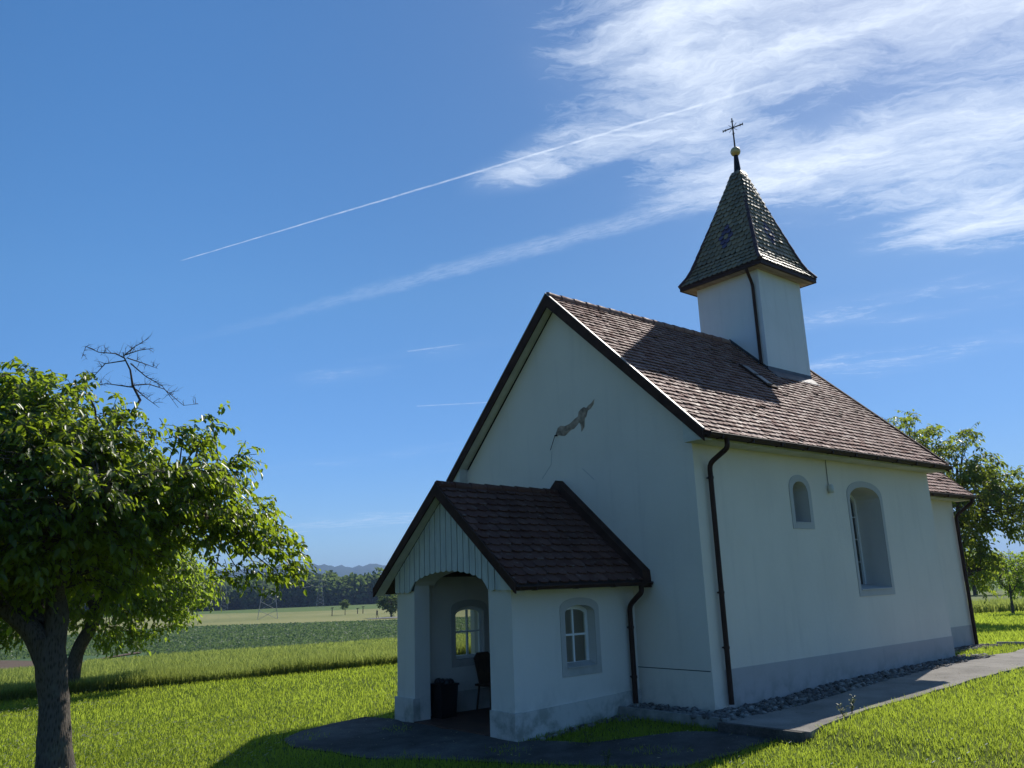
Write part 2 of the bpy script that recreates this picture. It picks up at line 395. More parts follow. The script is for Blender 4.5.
def mat_ground(name, cols, sc=(.25, 3.0, 22.0), rough=.95, bump=.5, rows=None):
    m, t, o = material(name); p = t.pos()
    a, b, c_ = (t.noise(p, s_, 5, .62) for s_ in sc)
    f = t.math('ADD', t.math('ADD', t.math('MULTIPLY', a, .45), t.math('MULTIPLY', b, .3)), t.math('MULTIPLY', c_, .3))
    n = len(cols); c = t.ramp(f, [(.36+.3*i/max(1, n-1), cc) for i, cc in enumerate(cols)])
    if rows:
        deg, pitch, k = rows; x, y, z = t.sep(p)
        s_ = t.math('ADD', t.math('MULTIPLY', x, math.cos(R(deg))), t.math('MULTIPLY', y, math.sin(R(deg))))
        s_ = t.math('ADD', s_, t.math('MULTIPLY', b, pitch*.5))
        wv = t.math('SINE', t.math('MULTIPLY', s_, 2*math.pi/pitch)); c = t.mix(t.rng(wv, -.2, .9, 0, k), c, tuple(v*.55 for v in cols[0]))
    bsdf(t, o, c, rough, .12, bump=t.math('ADD', c_, b), bstr=bump, bdist=.05); return m
LAWN = mat_ground('lawn_soil_grass', [(.04, .055, .010), (.065, .095, .012), (.09, .125, .018), (.14, .14, .045)], (.35, 2.5, 26))
GRAIN = mat_ground('meadow_strip', [(.06, .09, .02), (.10, .13, .03), (.15, .165, .05), (.12, .14, .035)], (.06, .6, 6))
CROP = mat_ground('leaf_crop', [(.05, .095, .04), (.065, .115, .048), (.085, .14, .06), (.11, .16, .07)], (.03, .5, 4), rows=(33, 1.5, .25))
STUB = mat_ground('ripening_corn', [(.14, .165, .055), (.215, .22, .085), (.28, .265, .115)], (.02, .3, 2))
FARG = mat_ground('far_green_field', [(.07, .12, .03), (.10, .15, .04), (.13, .17, .05)], (.02, .3, 2))
PALE = mat_ground('pale_meadow', [(.10, .13, .045), (.15, .175, .07), (.19, .20, .09)], (.08, .8, 6))
SOIL = mat_ground('ploughed_soil', [(.09, .065, .045), (.13, .095, .07), (.17, .13, .095)], (.1, 1, 8), rows=(33, 1.2, .4))
FLOORF = mat_ground('far_land', [(.03, .055, .02), (.06, .09, .03), (.10, .13, .05)], (.004, .02, .2))
HILLM = mat_ground('wooded_hill', [(.012, .026, .012), (.022, .042, .018), (.032, .052, .022)], (.004, .03, .2))
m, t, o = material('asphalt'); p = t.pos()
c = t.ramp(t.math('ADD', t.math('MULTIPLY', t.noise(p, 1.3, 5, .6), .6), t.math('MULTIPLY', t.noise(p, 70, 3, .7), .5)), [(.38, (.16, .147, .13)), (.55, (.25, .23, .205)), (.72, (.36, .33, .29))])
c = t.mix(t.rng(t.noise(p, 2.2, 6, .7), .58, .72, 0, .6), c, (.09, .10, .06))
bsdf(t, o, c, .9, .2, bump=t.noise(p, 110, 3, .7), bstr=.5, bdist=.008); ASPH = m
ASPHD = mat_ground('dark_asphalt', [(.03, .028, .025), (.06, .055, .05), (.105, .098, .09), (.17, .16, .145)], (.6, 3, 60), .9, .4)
m, t, o = material('concrete_edging'); p = t.pos()
bsdf(t, o, t.ramp(t.noise(p, 6, 6, .65), [(.3, (.17, .17, .16)), (.7, (.33, .32, .30))]), .9, .2, bump=t.noise(p, 60, 4, .6), bstr=.4, bdist=.006); CONC = m
m, t, o = material('field_stone'); r_ = t.attr('rnd'); p = t.pos()
c = t.mix(t.rng(t.noise(p, 18, 4), .3, .7, 0, .4), t.ramp(r_, [(0, (.07, .065, .06)), (.4, (.14, .13, .125)), (.75, (.22, .20, .18)), (1, (.36, .34, .31))]), (.10, .10, .09))
bsdf(t, o, c, .9, .2, bump=t.noise(p, 50, 4, .6), bstr=.5, bdist=.006); STONE = m
GRASS = mat_leaf('grass_blade', (.078, .124, .018), (.17, .205, .045), (.56, .70, .07), .6, .6, .08)
TALLG = mat_leaf('tall_grass_blade', (.10, .15, .03), (.23, .27, .07), (.52, .61, .13), .48, .6, .2)
CROPL = mat_leaf('crop_leaf', (.06, .105, .05), (.10, .15, .07), (.22, .32, .11), .4, .5, .3)
LEAF1 = mat_leaf('orchard_leaf', (.035, .075, .012), (.08, .13, .022), (.42, .56, .03), .52, .36, .5)
LEAF2 = mat_leaf('pale_orchard_leaf', (.06, .11, .018), (.12, .17, .03), (.50, .68, .05), .56, .45, .4)
LEAF3 = mat_leaf('walnut_leaf', (.045, .08, .014), (.10, .13, .03), (.42, .52, .05), .52, .42, .4)
LEAFW = mat_leaf('forest_leaf', (.035, .065, .024), (.095, .135, .045), (.24, .34, .08), .38, .7, .1)
BARK = mat_bark('old_bark', (.038, .032, .027), (.135, .115, .098), 2.2)
BARKD = mat_bark('dead_bark', (.04, .03, .025), (.13, .11, .095), 2)

# ------------------------------------------------------------------ ground: rings that share their edges
def ring_mesh(name, mat, a0, a1, fin, fout, nr, na, kind='structure', geo=False):
    az = np.linspace(a0, a1, na); r0 = np.array([fin(a) for a in az]); r1 = np.array([fout(a) for a in az])
    t_ = np.linspace(0, 1, nr)[None, :]
    rr = r0[:, None]*(r1/r0)[:, None]**t_ if geo else r0[:, None]+(r1-r0)[:, None]*t_
    x, y = polar(az[:, None], rr); V = np.stack([x, y, H(x, y)], -1).reshape(-1, 3)
    i = np.arange(na-1)[:, None]; j = np.arange(nr-1)[None, :]
    F = np.stack([i*nr+j, i*nr+j+1, (i+1)*nr+j+1, (i+1)*nr+j], -1).reshape(-1, 4)
    o_ = np_mesh(name, V, [F], mat, smooth=True); tag(o_, kind=kind); return o_
def tabl(*pts):
    a = np.array(sorted(pts)); return lambda q: float(np.interp(q, a[:, 0], a[:, 1]))
B1 = tabl((-95, 40), (10, 55), (19.7, 52), (23, 48.6), (38, 36), (52, 25), (58.2, 23.3), (62.7, 23.2), (70.5, 23.6), (77, 24.1), (81.2, 23.7), (110, 24), (265, 40))
B2L = tabl((52, 66), (58.3, 62.5), (64.6, 55.2), (71.8, 51.8), (75.7, 49), (81.3, 50.8), (265, 66))
B3L = tabl((52, 160), (58.3, 160.5), (64.6, 168.6), (71.3, 179), (75, 172), (81.5, 150), (265, 160))
B4L = tabl((52, 300), (58.3, 302), (65.3, 309), (71.3, 349), (82, 380), (265, 300))
B5 = tabl((-95, 480), (52, 480), (58.8, 462), (70, 434), (80, 440), (265, 480))
BR2 = tabl((-95, 150), (19.5, 142), (20.7, 130), (30, 125), (52, 160), (60, 160))
K = lambda v: (lambda a: v)
ring_mesh('lawn', LAWN, -95, 265, K(.3), B1, 90, 420)
ring_mesh('meadow_field', GRAIN, 52, 265, B1, B2L, 40, 220)
ring_mesh('crop_field', CROP, 52, 265, B2L, B3L, 40, 220)
ring_mesh('corn_field', STUB, 52, 265, B3L, B4L, 30, 220)
ring_mesh('green_field', FARG, 52, 265, B4L, B5, 20, 220)
ring_mesh('pale_field', PALE, -95, 52, B1, BR2, 40, 160)
ring_mesh('valley_field', FARG, -95, 52, BR2, B5, 30, 160)
ring_mesh('far_land', FLOORF, -95, 265, B5, K(8500), 30, 360, geo=True)
def patch(name, mat, a0, a1, ra, rb, na=30, nr=8, off=.02):
    o_ = ring_mesh(name, mat, a0, a1, ra, rb, nr, na); o_.location.z = off; return o_
patch('ploughed_soil', SOIL, 77.2, 110, tabl((77.2, 49.6), (80, 41), (81.5, 43), (110, 44)), tabl((77.2, 50), (79, 56), (81.5, 66), (110, 70)), off=.05)
patch('dirt_track', SOIL, 74.0, 77.3, tabl((74.0, 62), (77.3, 50)), tabl((74.0, 66), (77.3, 51)), off=.06)
patch('farm_road', CONC, 57, 60.3, K(172.5), tabl((57, 180), (59, 184), (60.3, 174)), off=.12)

def hill(name, a0, a1, r, hf, thick, n=500):
    az = np.linspace(a0, a1, n); nr = 9
    V = []
    for k in range(nr):
        f = k/(nr-1); rr = r+(f-.5)*2*thick; prof = math.cos((f-.5)*math.pi)**.8 if 0 < f < 1 else 0
        x, y = polar(az, rr); z = -25+prof*(hf(az)+25)
        if 0 < f < 1: z = z+rng.normal(0, 2.6, n)*prof+3*np.sin(az*3.1+k)
        V.append(np.stack([x, y, z], -1))
    V = np.concatenate(V); F = [(k*n+i, k*n+i+1, (k+1)*n+i+1, (k+1)*n+i) for k in range(nr-1) for i in range(n-1)]
    return tag(np_mesh(name, V, [np.array(F)], HILLM, smooth=True), kind='structure')
ha = np.array([-30, 0, 15, 19.2, 20.4, 21.7, 26, 40, 52, 59.5, 61.8, 63.4, 65.4, 69.4, 74, 80, 95, 130])
hh = np.array([30, 48, 42, 48, 56, 52, 60, 60, 105, 122, 119, 132, 128, 119, 122, 114, 118, 60])
hill('hills', -30, 130, 4000, lambda a: np.interp(a, ha, hh)+2.5*np.sin(a*1.9)+1.5*np.sin(a*6.1+1), 700, 700)
hill('low_hills', -30, 60, 2300, lambda a: np.interp(a, [-30, 10, 19, 22, 60], [5, 14, 12, 17, 20])+2*np.sin(a*3), 300, 400)

# paths: sheets lying on the ground
def sheet(name, loop, zf, mat, thick=.06, step=.35, kind='structure'):
    from mathutils import geometry
    # dense grid clipped to loop: fan strips from a constrained triangulation
    pts = []
    n = len(loop)
    for i in range(n):
        a, b = np.array(loop[i]), np.array(loop[(i+1) % n]); k = max(1, int(np.linalg.norm(b-a)/step))
        for j in range(k):
            q = a+(b-a)*j/k; nrm = np.array([-(b-a)[1], (b-a)[0]])/np.linalg.norm(b-a)
            pts.append(q+nrm*random.uniform(-.045, .045))
    E = [(i, (i+1) % len(pts)) for i in range(len(pts))]; nb = len(pts)
    lo = np.min(pts, 0); hi_ = np.max(pts, 0)
    P2 = [Vector(q) for q in pts]
    for x in np.arange(lo[0], hi_[0], step):
        for y in np.arange(lo[1], hi_[1], step): 
            if inside(x, y, pts): P2.append(Vector((x+random.uniform(-.05, .05), y+random.uniform(-.05, .05))))
    v2, e2, f2, *_ = geometry.delaunay_2d_cdt(P2, E, [list(range(nb))], 1, 1e-5)
    V = [(q.x, q.y, float(zf(q.x, q.y))) for q in v2]; mb = MB(); mb.add(V, [tuple(f) for f in f2], 0)
    top = [(q[0], q[1], float(zf(q[0], q[1]))) for q in pts]; bot = [(a, b, c-thick) for a, b, c in top]
    mb.add(top+bot, [(i, (i+1) % nb, (i+1) % nb+nb, i+nb) for i in range(nb)], 0)
    o_ = mb.build(name, mat); tag(o_, kind=kind); return o_
def inside(x, y, poly):
    c = False; n = len(poly)
    for i in range(n):
        x0, y0 = poly[i]; x1, y1 = poly[(i+1) % n]
        if (y0 > y) != (y1 > y) and x < (x1-x0)*(y-y0)/(y1-y0)+x0: c = not c
    return c
def inside_np(x, y, poly):
    c = np.zeros(len(x), bool); n = len(poly)
    for i in range(n):
        x0, y0 = poly[i]; x1, y1 = poly[(i+1) % n]
        if y0 != y1: c ^= ((y0 > y) != (y1 > y)) & (x < (x1-x0)*(y-y0)/(y1-y0)+x0)
    return c
PATH = [(.63, -.66), (1.86, -.62), (1.80, 1.0), (1.72, 3.6), (1.74, 6.6), (1.62, 9.5), (1.15, 13), (.2, 17), (-1.4, 21), (-2.5, 20.6), (-.95, 16.6), (.1, 12.7), (.55, 9.6), (.48, 8.2), (.50, 6.2), (.62, 3.2), (.62, 1.2)]
FORE = [(-5.3, -2.75), (-4.62, -2.62), (-1.37, -2.62), (-1.3, -2.45), (-.5, -2.15), (.15, -.95), (.62, -.70), (1.46, -.70), (1.42, -1.6), (1.36, -2.45), (.5, -2.95), (-.4, -3.35), (-1.7, -3.95), (-2.3, -4.4), (-4.0, -4.72), (-4.7, -4.5), (-5.1, -4.05), (-5.3, -3.4)]
zpath = lambda x, y: max(float(H(x, y))+.03, -.125)
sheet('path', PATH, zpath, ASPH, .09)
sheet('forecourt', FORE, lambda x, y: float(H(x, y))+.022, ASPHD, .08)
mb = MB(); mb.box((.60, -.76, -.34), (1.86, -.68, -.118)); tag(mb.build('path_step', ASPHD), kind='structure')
mb = MB(); mb.tube([(-.55, 11.62, .02), (.1, 11.75, .025), (.5, 12.1, .03)], .05, 6); tag(mb.build('lawn_edging', CONC), kind='structure')

# ------------------------------------------------------------------ the chapel
Wd, L = 5.933, 8.034; RX = -Wd/2
ZE, ZR, OVS, OVF, OVR = 3.967, 7.131, .386, .208, .152
SL = (ZR-ZE)/(Wd/2+OVS)
zroof = lambda x: ZR-SL*abs(x-RX)
chapel = thing('chapel', 'small white rendered chapel with steep brown tiled roof, spired tower and gabled porch', 'chapel', (0, 0, 0))
small_o, small_i = arch(2.58, 3.26, 2.55, 3.22, 3.5), arch(2.68, 3.16, 2.665, 3.17, 3.385)
tall_o, tall_i = arch(4.52, 5.86, 1.345, 3.20, 3.5), arch(4.60, 5.76, 1.475, 3.12, 3.385)
mb = MB()
side = [(0, -.5), (L, -.5), (L, 4.1), (0, 4.1)]
mb.holed(side, [small_i, tall_i], YZ, 0.0, 0)
mb.reveal(small_i, YZ, 0, -.34, 1); mb.reveal(tall_i, YZ, 0, -.56, 1)
mb.cap(small_i, YZ, -.34, 1)
mb.cap(side, YZ, -Wd, 0)
gab = [(-Wd, -.5), (0, -.5), (0, 4.12), (RX, zroof(RX)-.19), (-Wd, 4.12)]
mb.cap(gab, XZ, 0.0, 0); mb.cap(gab, XZ, L, 0)
walls = mb.build('nave_wall', [WALL, REV], chapel)
# plinth, split by its two paints
mb = MB(); mb.box((-Wd-.006, -.006, -.5), (-.02, .05, .43)); mb.box((-.05, -.0062, -.5), (.006, .30, .432))
mb.build('front_plinth', WALL, chapel)
mb = MB(); mb.box((-Wd-.001, -.0075, .424), (-.02, .01, .436)); mb.build('plinth_joint', GAP, chapel)
mb = MB(); mb.box((-.05, .302, -.5), (.0065, L+.006, .43)); mb.build('side_plinth', PLG, chapel)
mb = MB(); mb.box((-Wd-.0065, .06, -.5), (-Wd+.05, L+.006, .43)); mb.build('side_plinth', PLG, chapel)
def window_surround(o, i, name, parent, fn=YZ, d0=0.0, d1=.012):
    mb = MB(); mb.ring(o, i, fn, d0, d1); return mb.build(name, SURR, parent)
wn = window_surround(small_o, small_i, 'niche_window', chapel, d0=-.002)
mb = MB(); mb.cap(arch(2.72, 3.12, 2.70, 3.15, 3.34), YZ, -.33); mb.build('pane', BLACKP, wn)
wt = window_surround(tall_o, tall_i, 'tall_window', chapel, d0=-.002)
fo, fi = arch(4.602, 5.758, 1.477, 3.12, 3.383), arch(4.66, 5.70, 1.54, 3.09, 3.32)
mb = MB(); mb.ring(fo, fi, YZ, -.555, -.49)
mb.box((-.545, 5.16, 1.54), (-.505, 5.20, 3.32))
for z in (1.98, 2.42, 2.86): mb.box((-.535, 4.66, z-.007), (-.515, 5.70, z+.007))
mb.build('window_frame', WHITE, wt)
mb = MB(); mb.cap(fi, YZ, -.53); mb.build('pane', GLASS, wt)
mb = MB(); mb.cap(fo, YZ, -.62); mb.build('painted_dark_interior', BLACKP, wt)  # added black sheet, painted as the unlit interior behind the glass
mb = MB(); mb.prism([(-.49, 1.50), (.03, 1.455), (.03, 1.475), (-.49, 1.55)], lambda a, b, d: (a, d, b), 4.605, 5.755); mb.build('sill', SURR, wt)
mb = MB(); mb.prism([(-.33, 2.67), (.02, 2.65), (.02, 2.668), (-.33, 2.72)], lambda a, b, d: (a, d, b), 2.685, 3.155); mb.build('sill', SURR, wn)

def gable_roof(mb, x0, x1, y0, y1, zr, ze, exp, wid, th=.08):
    xm = (x0+x1)/2
    c = th*math.hypot(1, (zr-ze)/(x1-xm))
    mb.prism([(x0, ze), (xm, zr), (x1, ze), (x1, ze-c), (xm, zr-c), (x0, ze-c)], XZ, y0, y1, 1)
    mb.tiles((x1+.03, y0+.02, ze-.03*SL), (x1+.03, y1-.02, ze-.03*SL), (xm, y0+.02, zr), (xm, y1-.02, zr), exp, wid, 0, .030)
    mb.tiles((x0-.03, y1-.02, ze-.03*SL), (x0-.03, y0+.02, ze-.03*SL), (xm, y1-.02, zr), (xm, y0+.02, zr), exp, wid, 0, .034)
def ridge_caps(mb, p0, p1, r=.08, seg=.33, n=8, half=True):
    p0, p1 = Vector(p0), Vector(p1); k = max(1, round((p1-p0).length/seg)); d = (p1-p0)/k
    for i in range(k):
        a = p0+d*i-d*.06; b = p0+d*(i+1)
        mb.tube([a, a+d*.12, b], [r*1.16, r*1.13, r*.93], n, 0)
def bargeboard(x0, x1, zr, ze, y, h=.19, th=.03, up=.04, rear=False):
    xm = (x0+x1)/2; sl = (zr-ze)/(x1-xm); mb = MB()
    for s, xe in ((1, x1), (-1, x0)):
        lp = [(xm, zr+up), (xe+s*.03, ze+up-.03*sl), (xe+s*.03, ze-h+.04-.03*sl), (xm, zr-h*1.15)]
        mb.prism(lp, XZ, y-th if not rear else y, y if not rear else y+th)
    return mb
def vergecap(x0, x1, zr, ze, y0, y1, up=.042):
    xm = (x0+x1)/2; sl = (zr-ze)/(x1-xm); mb = MB()
    for s, xe in ((1, x1), (-1, x0)):
        mb.prism([(xm, zr+up+.022), (xe+s*.04, ze+up+.022-.04*sl), (xe+s*.04, ze+up-.04*sl), (xm, zr+up)], XZ, y0, y1)
    return mb
X0, X1 = -Wd-OVS, OVS
mb = MB(); gable_roof(mb, X0, X1, -OVF, L+OVR, ZR, ZE, .138, .15)
roof = mb.build('nave_roof', [TILE, DECK], chapel)
mb = MB(); ridge_caps(mb, (RX, -OVF+.03, ZR+.0), (RX, 5.52, ZR+.0)); mb.build('ridge_tiles', TILE, roof)
mb = MB(); ridge_caps(mb, (RX, 7.42, ZR+.0), (RX, L+OVR, ZR+.0)); mb.build('ridge_tiles', TILE, roof)
bb = bargeboard(X0, X1, ZR, ZE, -OVF-.002).build('front_bargeboard', BARGE, roof)
vergecap(X0, X1, ZR, ZE, -OVF-.042, -OVF+.005).build('verge_trim', CAPM, roof)
bargeboard(X0, X1, ZR, ZE, L+OVR+.002, rear=True).build('rear_bargeboard', BARGE, roof)
vergecap(X0, X1, ZR, ZE, L+OVR-.05, L+OVR+.045).build('verge_trim', BARGE, roof)
def verge_soffit(x0, x1, zr, ze, y0, y1, off=.125, th=.02):
    xm = (x0+x1)/2; mb = MB()
    for s, xe in ((1, x1), (-1, x0)): mb.prism([(xm, zr-off), (xe, ze-off), (xe, ze-off-th), (xm, zr-off-th)], XZ, y0, y1)
    return mb
verge_soffit(X0, X1, ZR, ZE, -OVF+.001, -.001).build('verge_soffit', SOFF, roof)
mb = MB()
mb.prism([(.003, 3.83), (.335, 3.83), (.335, 3.915), (.003, 4.18)], XZ, -.196, L+.14)
mb.build('eaves_box', SOFF, roof)
mb = MB(); mb.prism([(-Wd-.003, 3.83), (-Wd-.335, 3.83), (-Wd-.335, 3.915), (-Wd-.003, 4.18)], XZ, -.196, L+.14)
mb.build('eaves_box', SOFF, roof)
def gutter(x, z, y0, y1, r=.062, s=1):
    mb = MB(); n = 9
    out = [(x+r*math.cos(math.pi+math.pi*i/(n-1)), z+r*math.sin(math.pi+math.pi*i/(n-1))) for i in range(n)]
    inn = [(x+(r-.008)*math.cos(math.pi+math.pi*i/(n-1)), z+(r-.008)*math.sin(math.pi+math.pi*i/(n-1))) for i in range(n)][::-1]
    mb.prism(out+inn, XZ, y0, y1)
    mb.prism(out, XZ, y0-.006, y0); mb.prism(out, XZ, y1, y1+.006)
    mb.tube([(x+s*r, y0, z), (x+s*r, y1, z)], .012, 6)
    for y in np.arange(y0+.3, y1, .8): mb.box((x-r-.004, y-.012, z-r-.006), (x+r+.003, y+.012, z-.005))
    return mb
gutter(.445, 3.915, -.17, L+.13).build('gutter', GUT, chapel)
gutter(-Wd-.445, 3.915, -.17, L+.13, s=-1).build('gutter', GUT, chapel)
def downpipe(pts, r=.042):
    mb = MB(); P = [Vector(p) for p in pts]; Q_ = [P[0]]
    for i in range(1, len(P)-1):                      # rounded elbows
        a, b, c = P[i-1], P[i], P[i+1]; k = min(.09, (b-a).length*.4, (c-b).length*.4)
        p, q = b+(a-b).normalized()*k, b+(c-b).normalized()*k
        for f in (0, .33, .66, 1): Q_.append(p*(1-f)**2+b*2*f*(1-f)+q*f*f)
    Q_.append(P[-1]); mb.tube(Q_, r, 10)
    return mb
def pipe_clips(x, y, zs, parent, r=.05):
    for z in zs:
        mb = MB(); mb.tube([(x, y, z-.018), (x, y, z+.018)], r, 10); mb.box((x-.09, y-.01, z-.01), (x-.03, y+.01, z+.01)); mb.build('pipe_clip', GUT, parent)
dp = downpipe([(.445, .30, 3.87), (.445, .30, 3.72), (.075, .30, 3.52), (.075, .30, -.05)]).build('downpipe', GUT, chapel)
pipe_clips(.075, .30, (3.30, 1.55, .75), dp)
# wall lamp on the side wall, its cable up to the eaves
mb = MB(); mb.lathe([(.0, -.085), (.045, -.08), (.055, -.03), (.05, .03), (.035, .07), (0, .075)], (.055, 3.89, 3.30), 14); mb.box((.001, 3.865, 3.26), (.03, 3.915, 3.36)); wl = mb.build('wall_lamp', LAMPW, chapel)
mb = MB(); mb.tube([(.012, 3.89, 3.36), (.012, 3.892, 3.6), (.012, 3.90, 3.828)], .007, 6); mb.build('cable', mat_plain('grey_cable', (.2, .2, .19)), wl)

# sundial remains on the gable
pat = [(-3.123,4.491),(-3.061,4.592),(-2.987,4.624),(-2.865,4.595),(-2.722,4.62),(-2.578,4.692),(-2.508,4.715),(-2.484,4.796),(-2.42,4.835),(-2.344,4.859),(-2.279,4.83),(-2.22,4.87),(-2.157,4.891),(-2.10,4.93),(-2.062,4.956),(-2.093,4.866),(-2.17,4.80),(-2.249,4.776),(-2.291,4.676),(-2.337,4.648),(-2.345,4.57),(-2.356,4.496),(-2.40,4.45),(-2.436,4.419),(-2.44,4.50),(-2.452,4.561),(-2.483,4.602),(-2.55,4.55),(-2.627,4.506),(-2.70,4.50),(-2.751,4.478),(-2.82,4.44),(-2.878,4.414),(-2.96,4.43),(-3.035,4.452),(-3.07,4.45),(-3.091,4.436)]
mb = MB(); mb.prism(pat, XZ, -.004, .002); sdl = mb.build('sundial_patch', PATCH, chapel)
mb = MB(); mb.tube([(-3.09, -.002, 4.46), (-3.10, -.05, 4.45)], .016, 8); mb.tube([(-3.10, -.045, 4.45), (-3.24, -.05, 4.20)], .006, 6); mb.build('gnomon', IRON, sdl)
for a, b in (((-3.289, 3.936), (-3.562, 3.701)), ((-2.465, 3.755), (-2.188, 3.524)), ((-3.25, 4.18), (-3.289, 3.936))):
    d = Vector((b[0]-a[0], b[1]-a[1])).normalized(); n_ = Vector((-d.y, d.x))*.0035
    mb = MB(); mb.prism([(a[0]-n_.x, a[1]-n_.y), (b[0]-n_.x, b[1]-n_.y), (b[0]+n_.x, b[1]+n_.y), (a[0]+n_.x, a[1]+n_.y)], XZ, -.003, .001); mb.build('hour_line', CRACK, sdl)

# tower
TX0, TX1, TY0, TY1 = -3.774, -2.03, 5.60, 7.345
TCX, TCY, THW = (TX0+TX1)/2, (TY0+TY1)/2, (TX1-TX0)/2
ZS = 8.70
mb = MB(); mb.box((TX0, TY0, 5.2), (TX1, TY1, ZS))
for x in (TX0-.004, TX1-.10+.004):                     # corner trims
    for y in (TY0-.004, TY1-.10+.004): mb.box((x, y, 5.2), (x+.10, y+.10, ZS-.001))
mb.box((TX0+.62, TY0-.003, 5.2), (TX0+.628, TY0+.01, ZS-.001)); mb.box((TX0+1.2, TY0-.003, 5.2), (TX0+1.206, TY0+.01, ZS-.001))
tower = mb.build('tower', TOWP, chapel)
mb = MB()                                            # flashing where the tower meets the roof
for s in (1, -1):
    xe = TX1+.012 if s > 0 else TX0-.012
    mb.prism([(RX, ZR+.03), (xe, zroof(xe)+.03), (xe, zroof(xe)+.10), (RX, ZR+.11)], XZ, TY0-.014, TY0+.02)
    mb.prism([(RX, ZR+.03), (xe, zroof(xe)+.03), (xe, zroof(xe)+.10), (RX, ZR+.11)], XZ, TY1-.02, TY1+.014)
    zz = zroof(xe)
    mb.prism([(xe-s*.03, zz+.13), (xe, zz+.13), (xe+s*.005, zz+.05), (xe+s*.20, zroof(xe+s*.20)+.045), (xe+s*.20, zroof(xe+s*.20)+.02), (xe-s*.03, zz-.05)], XZ, TY0-.03, TY1+.015)
mb.build('flashing', LEAD, tower)
mb = MB(); h0, h1 = THW, THW+.26
mb.ring([(TCX-h1, TCY-h1), (TCX+h1, TCY-h1), (TCX+h1, TCY+h1), (TCX-h1, TCY+h1)], [(TCX-h0+.02, TCY-h0+.02), (TCX+h0-.02, TCY-h0+.02), (TCX+h0-.02, TCY+h0-.02), (TCX-h0+.02, TCY+h0-.02)], XY, ZS, ZS+.03)
mb.build('tower_soffit', SOFW, tower)
mb = MB(); h2 = h1+.035
sq = lambda h: [(TCX-h, TCY-h), (TCX+h, TCY-h), (TCX+h, TCY+h), (TCX-h, TCY+h)]
mb.ring(sq(h2), sq(h1-.02), XY, ZS-.005, ZS+.075); mb.ring(sq(h2+.012), sq(h2-.02), XY, ZS+.076, ZS+.09)
mb.build('tower_gutter', GUT, tower)
mb = MB(); prof = [(h2-.01, 8.795), (1.00, 9.04), (.91, 9.25), (.12, 11.80)]
SK = .055
corner = lambda h, z, a, b: (TCX+a*h+SK*max(0, (z-9.0)/2.8), TCY+b*h+SK*max(0, (z-9.0)/2.8), z)
FX, FY = TCX+.045, TCY+.045
def spire_mark(side_):
    def f(u, row):
        return 0.0
    return f
for a0, b0, a1, b1 in ((-1, -1, 1, -1), (1, -1, 1, 1), (1, 1, -1, 1), (-1, 1, -1, -1)):
    st = 0
    for k in range(3):
        (ha_, za), (hb_, zb) = prof[k], prof[k+1]
        def mk2(u, row, k=k, ha_=ha_):
            if k != 2: return 0.0
            du = abs(u-ha_)/.14; dv = abs(row-4)
            if dv > 3 or (dv == 0 and du < .6): return 0.0
            return 1.0 if du < (1.6, 1.15, .8, .3)[dv]+.02 else 0.0
        mb.tiles(corner(ha_, za, a0, b0), corner(ha_, za, a1, b1), corner(hb_, zb, a0, b0), corner(hb_, zb, a1, b1), .138, .14, 0, .030, mk2, st, .6)
        st += max(1, round(math.hypot(zb-za, hb_-ha_)/.138))
        mb.add([corner(ha_, za, a0, b0), corner(ha_, za, a1, b1), corner(hb_, zb, a1, b1), corner(hb_, zb, a0, b0)], [(0, 1, 2, 3)], 1)
spire = mb.build('spire', [TILES, DECK], tower)
for a, b in ((-1, -1), (1, -1), (1, 1), (-1, 1)):
    mb = MB(); pr = [corner((h if z < 11 else .06)+.005, z+(.03 if z < 11 else .0), a, b) for h, z in prof]
    for p, q in zip(pr[:-1], pr[1:]): ridge_caps(mb, p, q, .046, .30, 7)
    mb.build('hip_tiles', HIP, spire)
mb = MB(); mb.tube([(FX, FY, 11.65), (FX, FY, 11.9), (FX, FY, 12.34)], [.13, .085, .05], 12); fin = mb.build('finial_pole', IRON, tower)
mb = MB(); mb.lathe([(.001, -.125)]+[(.128*math.cos(q), .125*math.sin(q)) for q in np.linspace(-1.45, 1.45, 13)]+[(.001, .125)], (FX, FY, 12.40), 20); mb.build('gilt_ball', GOLD, fin)
mb = MB(); ca, sa = math.cos(R(12)), math.sin(R(12)); zc_ = 13.09
mb.tube([(FX, FY, 12.5), (FX, FY, 13.36)], [.022, .016], 8)
mb.tube([(FX-.27*ca, FY-.27*sa, zc_), (FX+.27*ca, FY+.27*sa, zc_)], .016, 8)
for s in (1, -1):
    for q, r0, r1_ in ((R(45), .03, .15), (R(135), .03, .15)):
        mb.tube([(FX+s*math.cos(q)*r0*ca, FY+s*math.cos(q)*r0*sa, zc_+s*math.sin(q)*r0), (FX+s*math.cos(q)*r1_*ca, FY+s*math.cos(q)*r1_*sa, zc_+s*math.sin(q)*r1_)], .006, 6)
    for e_ in (.2, .27): mb.tube([(FX+s*e_*ca, FY+s*e_*sa, zc_-.035), (FX+s*e_*ca, FY+s*e_*sa, zc_+.035)], .010, 6)
mb.tube([(FX-.04*ca, FY-.04*sa, 13.27), (FX+.04*ca, FY+.04*sa, 13.27)], .011, 6); mb.tube([(FX-.035*ca, FY-.035*sa, 12.92), (FX+.035*ca, FY+.035*sa, 12.92)], .011, 6)
mb.lathe([(.001, -.035), (.035, 0), (.001, .035)], (FX, FY, zc_), 10)
mb.build('iron_cross', IRON, fin)
yd = TY0-.055
downpipe([(TX1-.10, TY0-.29, ZS+.0), (TX1-.10, TY0-.29, ZS-.06), (TX1-.14, yd, ZS-.34), (TX1-.14, yd, zroof(TX1-.14)+.06)], .038).build('tower_downpipe', GUT, tower)
